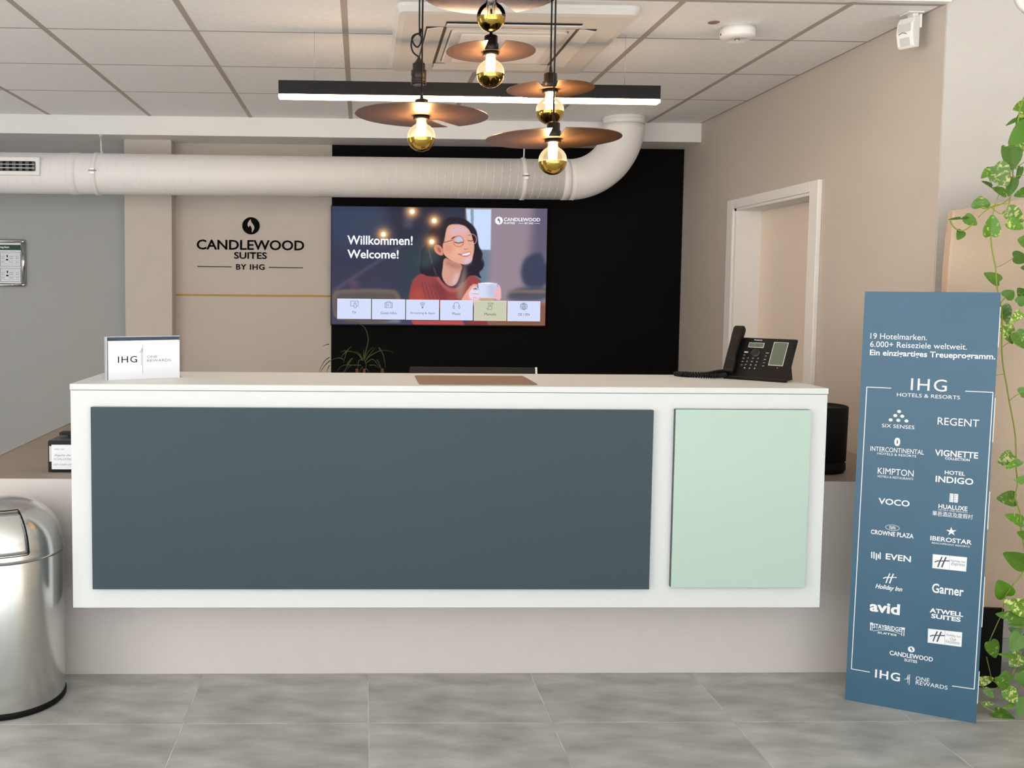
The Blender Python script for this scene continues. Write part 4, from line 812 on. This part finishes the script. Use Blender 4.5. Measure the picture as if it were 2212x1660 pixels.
put(mask([(350, 1022), (650, 1026), (650, 1040), (350, 1036)], 3), (196, 200, 220), .9)
put(mask(chaikin([(97, 790), (200, 772), (600, 768), (650, 810), (665, 900), (640, 1050), (120, 1050), (97, 900)]), 2.2), (112, 100, 90), .95)
put(mask(chaikin([(115, 815), (220, 800), (590, 795), (625, 830), (640, 1050), (130, 1050)]), 3), (88, 80, 80), .9)
put(mask(chaikin([(250, 690), (310, 700), (330, 760), (260, 775), (225, 730)]), 5), (104, 74, 92), .7)
def W(pts): return [(x/7.218*3.773+(900-690)*3.773, y/7.218*3.773+(430-420)*3.773) for x, y in pts]
HAIR = (34, 28, 40)
# hair back
put(mask(chaikin(W([(400, 330), (500, 265), (640, 255), (760, 290), (860, 360), (940, 460), (960, 580), (960, 700), (1040, 820), (1020, 900), (1070, 970), (1030, 1080), (960, 1130), (1030, 1240), (880, 1150), (780, 1280), (560, 1300), (380, 1310), (250, 1230), (120, 1210), (30, 1110), (60, 950), (60, 800), (140, 700), (170, 560), (240, 420)])), 1.2), HAIR)
put(mask(chaikin(W([(110, 720), (250, 700), (400, 900), (220, 1040), (60, 1100), (40, 960)])), 6), (66, 92, 92), .55)
for a_, b_ in (((180, 760), (230, 1000)), ((250, 1050), (300, 1180)), ((420, 420), (400, 540)), ((1000, 900), (1060, 1000))):
    put(mask(W([(a_[0], a_[1]), (a_[0]+14, a_[1]), (b_[0]+14, b_[1]), (b_[0], b_[1])]), 1.6), (120, 120, 150), .6)
# sweater
put(mask(chaikin(W([(-130, 1560), (-110, 1380), (-60, 1230), (60, 1140), (180, 1200), (330, 1190), (380, 1300), (560, 1380), (700, 1340), (760, 1250), (830, 1160), (940, 1200), (1030, 1290), (900, 1340), (780, 1450), (740, 1700), (-130, 1700)]), 1), 1.2), (146, 66, 66))
put(mask(chaikin(W([(-130, 1700), (-100, 1480), (0, 1330), (120, 1480), (200, 1600), (220, 1700)])), 6), (176, 74, 60), .8)
put(mask(chaikin(W([(260, 1250), (420, 1330), (480, 1560), (420, 1600), (340, 1500), (240, 1300)])), 5), (112, 48, 54), .7)
for k in range(5): put(mask(W([(60+k*55, 1260+k*14), (72+k*55, 1262+k*14), (150+k*60, 1560), (132+k*60, 1560)]), 1.5), (108, 46, 50), .6)
put(mask(chaikin(W([(330, 1180), (400, 1290), (520, 1400), (640, 1370), (720, 1270), (740, 1300), (640, 1440), (500, 1450), (380, 1340), (300, 1220)])), 1.2), (172, 90, 84), .9)
put(mask(W([(620, 1390), (740, 1010), (770, 1010), (770, 1200), (760, 1340), (700, 1560), (640, 1560)]), 4), (160, 138, 122), .75)
# neck
put(mask(chaikin(W([(420, 880), (560, 960), (720, 1000), (690, 1120), (660, 1220), (620, 1310), (540, 1360), (440, 1310), (380, 1180), (400, 1080)])), .9), (206, 152, 134))
put(mask(chaikin(W([(430, 900), (560, 980), (720, 1010), (690, 1080), (560, 1060), (440, 1000)])), 4), (168, 108, 98), .8)
put(mask(chaikin(W([(600, 1150), (660, 1120), (640, 1260), (570, 1330), (540, 1290)])), 3), (224, 190, 196), .7)
# ear and face
put(mask(chaikin(W([(470, 400), (560, 370), (700, 375), (790, 410), (850, 490), (880, 600), (910, 700), (905, 780), (880, 880), (860, 960), (790, 1005), (700, 1000), (560, 960), (460, 890), (410, 830), (400, 700), (440, 560)])), .8), (222, 164, 140))
put(mask(chaikin(W([(560, 400), (700, 390), (800, 450), (840, 540), (700, 520), (560, 560), (500, 520)])), 5), (212, 178, 196), .8)
put(mask(chaikin(W([(760, 880), (870, 860), (860, 960), (790, 1000), (700, 980)])), 4), (214, 188, 212), .85)
put(mask(chaikin(W([(600, 700), (700, 740), (660, 900), (560, 860)])), 6), (236, 186, 160), .7)
put(mask(chaikin(W([(420, 700), (560, 720), (560, 800), (430, 800)])), 7), (200, 122, 92), .7)
put(mask(chaikin(W([(270, 710), (330, 688), (400, 740), (420, 850), (380, 872), (300, 830), (265, 770)])), .9), (214, 142, 122))
put(mask(chaikin(W([(310, 730), (360, 740), (390, 820), (340, 820)])), 1.8), (140, 74, 74), .8)
# hairline curls over temple
put(mask(chaikin(W([(400, 330), (520, 290), (640, 300), (470, 400), (440, 560), (420, 690), (340, 690), (300, 560)])), 1.6), HAIR)
put(mask(chaikin(W([(700, 300), (800, 340), (900, 440), (955, 560), (905, 560), (860, 520), (820, 440), (740, 380), (640, 350)])), 1.2), HAIR)
put(mask(chaikin(W([(905, 560), (960, 560), (965, 700), (1020, 820), (960, 1000), (880, 1080), (870, 950), (905, 800)])), 1.4), HAIR)
# features
put(mask(W([(540, 600), (580, 568), (650, 552), (650, 560), (590, 580), (548, 612)]), .6), (60, 34, 34))
put(mask(W([(800, 545), (850, 525), (852, 535), (806, 556)]), .6), (70, 40, 44))
put(mask(chaikin(W([(600, 590), (690, 560), (730, 600), (720, 650), (620, 650)])), 2), (170, 200, 238), .75)
put(mask(W([(590, 648), (650, 662), (735, 646), (735, 656), (650, 674), (592, 660)]), .5), (46, 28, 34))
put(mask(W([(805, 618), (845, 630), (885, 618), (885, 628), (845, 640), (806, 628)]), .5), (46, 28, 34))
put(mask(W([(780, 650), (800, 700), (812, 735), (775, 760), (730, 755), (745, 720)]), 2.4), (232, 170, 160), .8)
put(mask(W([(735, 752), (770, 762), (808, 742), (806, 750), (770, 772), (738, 762)]), .8), (160, 86, 84), .8)
put(mask(chaikin(W([(645, 835), (700, 840), (790, 808), (848, 795), (850, 840), (800, 880), (740, 882), (690, 865)])), .8), (206, 104, 118))
put(mask(chaikin(W([(690, 848), (790, 822), (840, 808), (836, 838), (790, 858), (730, 864)])), .6), (250, 246, 250))
put(mask(W([(640, 833), (700, 848), (698, 856), (645, 842)]), .7), (120, 56, 56))
def ringm(cx_, cy_, rx, ry, t_, rot=0):
    o_ = [(cx_+rx*math.cos(a)*math.cos(rot)-ry*math.sin(a)*math.sin(rot), cy_+rx*math.cos(a)*math.sin(rot)+ry*math.sin(a)*math.cos(rot)) for a in [2*PI*k/40 for k in range(40)]]
    i_ = [(cx_+(x-cx_)*(1-t_/rx), cy_+(y-cy_)*(1-t_/ry)) for x, y in o_]
    return np.clip(mask(W(o_), .6)-mask(W(i_), .6), 0, 1)
put(ringm(655, 640, 88, 92, 12, -.1), (190, 112, 104)); put(ringm(866, 606, 80, 88, 11, -.1), (214, 150, 146))
put(mask(W([(740, 605), (790, 590), (790, 600), (742, 616)]), .5), (226, 168, 160))
put(mask(W([(425, 655), (560, 620), (560, 628), (425, 664)]), .5), (90, 50, 44))
# mug and hands
put(mask(chaikin(W([(690, 1560), (760, 1440), (860, 1310), (945, 1305), (950, 1350), (860, 1400), (990, 1480), (985, 1600), (690, 1600)]), 1), 1), (226, 160, 146))
put(mask(chaikin(W([(800, 1420), (900, 1390), (975, 1410), (990, 1480), (985, 1560), (820, 1560)]), 1), 1.2), (226, 206, 226))
for y_ in (1455, 1520): put(mask(W([(870, y_), (985, y_+14), (985, y_+20), (870, y_+8)]), .7), (176, 120, 130), .8)
put(mask(W([(955, 1290), (1255, 1290), (1250, 1400), (1225, 1535), (990, 1530), (965, 1420)]), .7), (206, 214, 238))
put(mask(W([(1100, 1295), (1255, 1295), (1230, 1535), (1120, 1535)]), 6), (170, 178, 208), .7)
put(mask(chaikin(W([(955, 1295), (1100, 1280), (1255, 1295), (1100, 1306)])), .6), (240, 244, 255))
put(mask(W([(990, 1528), (1220, 1532), (1210, 1560), (990, 1560)]), 1), (220, 160, 110))
put(ringm(905, 1400, 55, 50, 13), (222, 226, 240))
put(mask(chaikin(W([(1255, 1310), (1290, 1320), (1320, 1400), (1315, 1560), (1240, 1560), (1180, 1480), (1200, 1460), (1260, 1510), (1180, 1400), (1190, 1385), (1270, 1430), (1220, 1350), (1270, 1360)]), 1), .9), (228, 178, 184))
# second pullover hem below the menu
put(mask([(740, 1025), (1160, 1025), (1180, 1060), (760, 1062)], 1.5), (176, 76, 72)); put(mask([(1190, 1025), (1360, 1025), (1370, 1058), (1200, 1060)], 1.5), (132, 52, 56))
for gx_, gy_ in ((755, 133), (937, 205), (518, 322), (915, 378)):
    put(glow(gx_, gy_, 62), (190, 120, 80), .8); put(glow(gx_, gy_, 36), (255, 214, 150), 1); put(blob(gx_, gy_, 19, 1.4), (255, 250, 236))
img = np.clip(img, 0, 255)/255
img = np.where(img <= .04045, img/12.92, ((img+.055)/1.055)**2.4)
vx = np.linspace(sx0, sx1, NW+1); vz = np.linspace(sz1, sz0, NH+1)
gx_, gz_ = np.meshgrid(vx, vz); co3 = np.stack([gx_.ravel(), np.full(gx_.size, 6.2618), gz_.ravel()], 1)
ii = (np.arange(NH)[:, None]*(NW+1)+np.arange(NW)[None]).ravel(); faces = np.stack([ii, ii+NW+1, ii+NW+2, ii+1], 1)
me = bpy.data.meshes.new('screen'); me.vertices.add(len(co3)); me.vertices.foreach_set('co', co3.ravel())
me.loops.add(faces.size); me.loops.foreach_set('vertex_index', faces.ravel()); me.polygons.add(len(faces))
me.polygons.foreach_set('loop_start', np.arange(0, faces.size, 4)); me.update(calc_edges=True)
ca = me.color_attributes.new('picture', 'FLOAT_COLOR', 'CORNER')
cc = np.repeat(np.concatenate([img.reshape(-1, 3), np.ones((NW*NH, 1))], 1), 4, axis=0); ca.data.foreach_set('color', cc.ravel())
scr = link('screen', me, emis('screen_picture', (255, 255, 255), 1.15, 'picture'), tv, label='lit screen showing a smiling woman in glasses holding a mug')
Fs = frame((sx0, 6.2618, sz0), (1, 0, 0), (0, 0, 1)); SW, SH = sx1-sx0, sz1-sz0
E_w = emis('screen_white', (244, 246, 255), 1.15); E_tile = emis('screen_menu', (206, 214, 244), 1.15); E_sel = emis('screen_menu_selected', (196, 198, 172), 1.15); E_ink = emis('screen_ink', (78, 84, 92), 1.0); E_dk = emis('screen_dark', (120, 116, 140), 1.0)
def SP(x, y):
    u, v = tvuv(x, y); return u*SW, (1-v)*SH
def stext(body, xa, xb, ya, yb, m, bold=0, z=.0012):
    a = SP(xa, (ya+yb)/2); b2 = SP(xb, (ya+yb)/2); h_ = (yb-ya)/963.5*SH
    text(body, (a[0]+b2[0])/2, a[1], b2[0]-a[0], h_, Fs, m, scr, bold=bold, z=z)
stext('Willkommen!', 222, 758, 332, 408, E_w, 1); stext('Welcome!', 222, 642, 448, 520, E_w, 1)
stext('CANDLEWOOD', 1512, 1812, 174, 203, E_w, 1); stext('SUITES', 1510, 1602, 210, 227, E_w, 1); stext('BY IHG', 1685, 1755, 211, 226, E_w, 1)
strip([SP(1632, 219), SP(1674, 219)], .0022, Fs, E_w, scr, 'rule'); strip([SP(1766, 219), SP(1808, 219)], .0022, Fs, E_w, scr, 'rule')
ccx, ccy = SP(1471, 199); rr_ = SP(1503, 199)[0]-ccx
poly(arc(ccx, ccy, rr_, rr_, n=36), Fs, E_w, scr, 'emblem_disc'); poly([(ccx+x*rr_*.85, ccy+y*rr_) for x, y in FLAME], Fs, E_dk, scr, 'flame', z0=.0006, z1=.001)
for k, (xa, xb, lab) in enumerate(((140, 414, 'TV'), (423, 693, 'Guest Infos'), (700, 970, 'Streaming & Apps'), (978, 1247, 'Music'), (1254, 1523, 'Manuals'), (1529, 1801, 'DE / EN'))):
    yt = 853+k*1.6; yb_ = 1017+k*1.6; a = SP(xa, yb_); b2 = SP(xb, yt)
    rect(a[0], b2[0], a[1], b2[1], Fs, E_sel if k == 4 else E_tile, scr, 'menu_tile', z0=.0002, z1=.0006)
    strip([(a[0], a[1]), (b2[0], a[1]), (b2[0], b2[1]), (a[0], b2[1])], .0016, Fs, E_w, scr, 'menu_tile_edge', z0=.0006, z1=.0009, closed=True)
    cxm = (xa+xb)/2; hw = {0: 17, 1: 64, 2: 100, 3: 34, 4: 48, 5: 46}[k]
    stext(lab, cxm-hw, cxm+hw, 955+k, 976+k, E_ink, 0)
    ic = lambda pts, w_=.0022, cl=False: strip([SP(cxm+x, 898+k+y) for x, y in pts], w_, Fs, E_ink, scr, 'menu_icon', z0=.0006, z1=.0011, closed=cl)
    if k == 0: ic([(-28, -28), (32, -28), (32, 14), (18, 14)]); ic([(-28, -28), (-28, 14), (-2, 14)]); ic(arc(8, 12, 10, 18, n=14), cl=True); ic(arc(8, -4, 12, 10, 200, 340, 8))
    if k == 1: ic([(-30, -18), (30, -18), (30, 24), (-30, 24)], cl=True); ic([(-20, -18), (-20, 24)]); ic([(20, -18), (20, 24)]); ic([(-12, -18), (-12, -26), (14, -26), (14, -18)]); ic(arc(-4, 2, 6, 8, n=10), cl=True)
    if k == 2:
        for q_ in (10, 18, 26, 34): ic(arc(0, 22, q_*.86, q_*1.3, 225, 315, 8))
        ic(arc(0, 20, 3, 3, n=8), .004, True)
    if k == 3: ic(arc(0, 4, 24, 30, 180, 360, 14)); ic(arc(-22, 14, 7, 12, n=12), cl=True); ic(arc(22, 14, 7, 12, n=12), cl=True)
    if k == 4: ic([(-14, -24), (22, -24), (30, -14)]); ic([(-14, -24), (-14, 20), (-28, 22), (-24, 30), (12, 30), (16, -24)]); ic([(-6, -12), (8, -12)]); ic([(-6, -4), (8, -4)]); ic([(-6, 4), (8, 4)])
    if k == 5: ic(arc(0, 0, 29, 28, n=26), cl=True); ic(arc(0, 0, 12, 28, n=18), cl=True); ic([(-29, 0), (29, 0)]); ic([(0, -28), (0, 28)]); ic([(-24, -14), (24, -14)]); ic([(-24, 14), (24, 14)])

# ------------------------------------------------------------------ standing banner
bo_ = Vector(BANNER_AX[0]); U_, V_ = Vector(BANNER_AX[1]), Vector(BANNER_AX[2])
bn = thing('information_board', 'tall narrow slate blue board listing hotel brands, standing right of the counter', 'board', tuple(bo_+U_*.19))
Fb = frame(bo_, U_, V_)
rect(0, BANNER_W, .0, BANNER_H, Fb, M_navy, bn, 'panel', z0=-.008, z1=0)
for a, b2 in BANNER_ICONS['edges']: rect(BANNER_W-.0005, BANNER_W+.0022, b2, a, Fb, M_print, bn, 'edge_tab', z0=-.008, z1=-.0005)
for (t_, cx_, cy_, w_, h_, bd, st) in BANNER_TEXT:
    if t_ == 'SUITES' and cy_ < .27: cy_ -= .0035
    if t_ == 'HOTELS AND RESORTS': cy_ -= .001
    inbox = 'b' in st
    text(t_, cx_, cy_, w_, h_, Fb, M_greyprint if inbox else M_print, bn, bold=bd, italic='i' in st, z=.0012 if inbox else .0006, spacing=1.15 if 'w' in st else 1.0)
    if 's' in st and t_ in ('REGENT', 'SIX SENSES', 'VOCO', 'INTERCONTINENTAL'): pass
for a, b2 in BANNER_LINES: strip([a, b2], .0024, Fb, M_print, bn, 'border_line')
for x, y in BANNER_DOTS: poly(arc(x, y, .0058, .0052, n=16), Fb, M_print, bn, 'dot')
I = BANNER_ICONS
x, y = I['diamond']; poly(smooth2([(x, y+.0155), (x+.0085, y+.009), (x+.0085, y-.009), (x, y-.0155), (x-.0085, y-.009), (x-.0085, y+.009)], 1), Fb, M_print, bn, 'emblem'); text('I', x, y, .0035, .011, Fb, M_navyprint, bn, z=.0009)
x0, y1 = I['gridtl']; x1, y0 = I['gridbr']
for a, b2 in ((x0, (x0+x1)/2-.001), ((x0+x1)/2+.001, x1)):
    rect(a, b2, y0, y1, Fb, M_print, bn, 'emblem')
    for q_ in range(4): yq = y0+.004+q_*.0062; strip([(a+.0015, yq), (b2-.0015, yq)], .0007, Fb, M_navyprint, bn, 'emblem_line', z0=.0006, z1=.0009)
    strip([(a+.003, y0+.003), (a+.003, y1-.003)], .0006, Fb, M_navyprint, bn, 'emblem_line', z0=.0006, z1=.0009)
x, y = I['crown']; strip(arc(x, y, .0205, .0092, n=32), .0012, Fb, M_print, bn, 'emblem_ring', closed=True)
for q_ in (-.0035, 0, .0035): strip([(x-.009+.0018*k, y+q_+.0012*math.sin(k*1.1)) for k in range(11)], .0013, Fb, M_print, bn, 'emblem_wave')
x, y = I['star']; poly([(x+(.0155 if k % 2 == 0 else .0055)*math.cos(PI/2+k*PI/5+.08), y+(.0155 if k % 2 == 0 else .0055)*math.sin(PI/2+k*PI/5+.08)) for k in range(10)], Fb, M_print, bn, 'star')
for a, b2 in I['even']: strip([a, b2], .0034, Fb, M_print, bn, 'emblem_bar')
poly(I['box1'], Fb, M_print, bn, 'white_field'); poly(I['box2'], Fb, M_print, bn, 'white_field')
for d in ('div1', 'div2'): strip(list(I[d]), .0006, Fb, M_greyprint, bn, 'divider', z0=.0006, z1=.001)
def hlogo(x, y, s_, m, z0):
    strip([(x-.30*s_, y-.48*s_), (x-.20*s_, y-.1*s_), (x-.02*s_, y+.46*s_)], .10*s_, Fb, m, bn, 'script_stroke', z0=z0, z1=z0+.0005)
    strip([(x+.02*s_, y-.46*s_), (x+.12*s_, y-.08*s_), (x+.30*s_, y+.48*s_)], .11*s_, Fb, m, bn, 'script_stroke', z0=z0, z1=z0+.0005)
    strip([(x-.55*s_, y-.06*s_), (x-.35*s_, y+.06*s_), (x, y+.10*s_), (x+.35*s_, y+.16*s_), (x+.58*s_, y+.18*s_)], .085*s_, Fb, m, bn, 'script_stroke', z0=z0, z1=z0+.0008)
hlogo(*I['h0'], .034, M_print, 0); hlogo(*I['h1'], .036, M_navyprint, .0006); hlogo(*I['h2'], .036, M_navyprint, .0006)
for c_ in ('col1', 'col2'):
    (xa, ya), (xb, yb) = I[c_]
    strip([(xa+.0015, ya-.006), (xa+.0015, yb)], .0022, Fb, M_print, bn, 'column'); strip([(xb-.0015, ya-.006), (xb-.0015, yb)], .0022, Fb, M_print, bn, 'column'); rect(min(xa, xb)-.0005, max(xa, xb)+.0005, ya-.007, ya, Fb, M_print, bn, 'column_head')
strip([(x, y-.0045) for x, y in I['arc']], .0014, Fb, M_print, bn, 'arch')
x, y = I['candle']; poly(arc(x, y, .0100, .0100, n=28), Fb, M_print, bn, 'emblem_disc'); poly([(x+p*.0085, y+q_*.0100) for p, q_ in FLAME], Fb, M_navyprint, bn, 'flame', z0=.0006, z1=.0009)
x, y = I['one']
strip([(x+.0065, y-.017), (x+.0065, y+.017)], .0016, Fb, M_print, bn, 'monogram_stroke'); strip([(x+.0018, y-.013), (x+.0018, y+.015)], .0016, Fb, M_print, bn, 'monogram_stroke'); strip([(x-.0085, y-.002), (x-.002, y), (x+.0018, y+.012)], .0013, Fb, M_print, bn, 'monogram_stroke'); strip([(x-.002, y), (x+.004, y+.001), (x+.0065, y+.012)], .0013, Fb, M_print, bn, 'monogram_stroke')
MB().prism([(0, .9), (.001, .9), (-.12, 0), (-.125, 0)], .02, Matrix(((-U_.y*-1, 0, U_.x, 0), (U_.x*-1, 0, U_.y, 0), (0, 1, 0, 0), (0, 0, 0, 1)))) if False else None
n_ = -(U_.cross(V_)); base = bo_+U_*.19+n_*.012
MB().tube([base+Vector((0, 0, .85)), base+n_*.16+Vector((0, 0, .006))], .006, 8).build('prop', M_edge, bn)

# ------------------------------------------------------------------ high upholstered seat back with black foot
us = thing('high_back_booth', 'tall beige upholstered booth panel on a black foot behind the vine', 'booth', (2.3, 3.2, 0))
P1 = Vector((2.072, 3.285, 0)); ud = Vector((.83, -.10, 0)).normalized(); Fu = frame(P1, ud, (0, 0, 1))
Fu2 = Fu @ Matrix.Rotation(rad(-.8), 4, 'Z')
MB().prism([(-.012, .27), (.6, .27), (.6, 1.762), (.30, 1.758), (.004, 1.704), (-.004, 1.50)], .05, Fu @ Matrix.Translation((0, 0, -.05))).build('cushion', M_fabric, us, bevel=.008, seg=3)
MB().tube([Fu @ Vector((.335, .28, .001)), Fu @ Vector((.345, 1.74, .001))], .0018, 6).build('seam', M_mat, us)
MB().tube([Fu @ Vector((-.004, .28, -.025)), Fu @ Vector((.004, 1.70, -.025))], .004, 6).build('piping', M_fabric, us)
# black foot
MB().box(.130, .232, 0.0, .29, -.045, -.005, Fu @ Matrix.Translation((0, 0, .02))).build('foot', M_rubber, us, bevel=.002)
MB().box(.50, .60, 0.0, .28, -.045, -.005, Fu).build('foot', M_rubber, us, bevel=.002)

# ------------------------------------------------------------------ climbing pothos
vp = thing('pothos_vine', 'trailing green and cream pothos vine at the right edge, hanging down to the floor', 'plant', (2.25, 3.05, 0))
def leaf_mesh(k):
    """unit heart leaf: base at origin, tip at (0,1), width 1, folded along the midrib"""
    half = [(0, .0), (.17, -.13), (.36, -.10), (.485, .08), (.47, .32), (.36, .58), (.18, .82), (0, 1.0)]
    mid = [(0, 0, 0), (0, .3, .0), (0, .62, -.01), (0, 1.0, -.10)]
    fold = (.10, .22, .05)[k]; curl = (.10, .04, .2)[k]
    vs = []; fs = []
    def hz(x, y): return fold*abs(x)-curl*(y-.35)**2+(.05 if k == 2 else 0)*x
    M_ = [(0, 0), (0, .28), (0, .6), (0, 1.0)]
    for x, y in M_: vs.append((x, y, hz(x, y)-.0))
    for s in (1, -1):
        o = len(vs)
        for x, y in half[1:-1]: vs.append((s*x, y, hz(x, y)))
        for x, y in ((.2, .08), (.24, .3), (.2, .55)): vs.append((s*x, y, hz(x, y)*.9+.015))
        q = o+6
        F_ = [(0, o, q), (o, o+1, q), (o+1, o+2, q), (o+2, q+1, q), (o+2, o+3, q+1), (o+3, o+4, q+2), (o+3, q+2, q+1), (o+4, o+5, q+2), (o+5, 3, 2, q+2), (0, q, 1), (q, q+1, 1), (q+1, q+2, 2), (q+1, 2, 1)]
        fs += [f if s == 1 else f[::-1] for f in F_]
    me = bpy.data.meshes.new('leaf'); me.from_pydata(vs, [], fs)
    for p in me.polygons: p.use_smooth = True
    me.update(); return me
LM = {}
for k in range(3):
    for v in range(3):
        me = leaf_mesh(k); me.materials.append(M_leaf[v]); LM[(k, v)] = me
rl = random.Random(3)
for (bx, by, bz, tx, ty, tz, w_, v) in LEAVES:
    b0 = Vector((bx, by, bz)); t0 = Vector((tx, ty, tz)); d = t0-b0; ln = d.length; d.normalize()
    nn = Vector((-.25+rl.uniform(-.35, .35), -1, rl.uniform(-.1, .5))); nn = (nn-d*nn.dot(d)).normalized(); sx = d.cross(nn)
    k = rl.choice((0, 0, 1, 2)); ln2 = max(ln, w_*.55)
    o = link('leaf', LM[(k, int(v))], None, vp)
    o.modifiers.new('s', 'SUBSURF').render_levels = 2
    z_s = (ln2+w_)/2
    w_ *= 1.1; ln *= 1.06
    o.matrix_basis = Matrix(((sx.x*w_, d.x*ln, nn.x*z_s, bx), (sx.y*w_, d.y*ln, nn.y*z_s, by), (sx.z*w_, d.z*ln, nn.z*z_s, bz), (0, 0, 0, 1)))
for i, s_ in enumerate(STEMS):
    MB().tube(spline(s_, 5), .0022 if len(s_) > 4 else .0013, 6).build('stem', M_stem, vp)
# pot standing just outside the picture
MB().lathe([(.0, 0), (.09, 0), (.115, .2), (.12, .2), (.12, .215), (.11, .215), (.105, .19), (0, .185)], 32, Matrix.Translation((2.42, 2.93, 0))).build('pot', M_clay, vp)
MB().tube(spline([(2.42, 2.93, .18), (2.38, 2.95, .5), (2.30, 3.0, 1.2), (2.22, 3.05, 1.9), (2.16, 3.06, 2.06)], 8), .004, 6).build('stem', M_stem, vp)

# ------------------------------------------------------------------ dark grass-like plant behind the counter
gp = thing('ponytail_palm', 'dark grassy potted plant below the television, behind the counter', 'plant', (.03, 5.46, 0))
MB().lathe([(0, 0), (.12, 0), (.15, .34), (.155, .34), (.155, .36), (.14, .36), (.135, .33), (0, .33)], 32, Matrix.Translation((.03, 5.46, 0))).build('pot', M_clay, gp)
MB().lathe([(0, .331), (.135, .331)], 24, Matrix.Translation((.03, 5.46, 0)), cap=False).build('soil', M_soil, gp)
for x, y, z_ in TRUNKS: MB().tube(spline([(.03+(x-.03)*.4, 5.46, .33), (x*.8+.006, 5.46, .6), (x, y, z_-.02), (x, y, z_+.01)], 4), .008, 8).build('trunk', M_clay, gp)
for bl in BLADES:
    P = spline(bl, 4); n = len(P)
    MB().tube(P, [.0042*(1-.75*i/(n-1)) for i in range(n)], 4).build('blade', M_blade, gp)
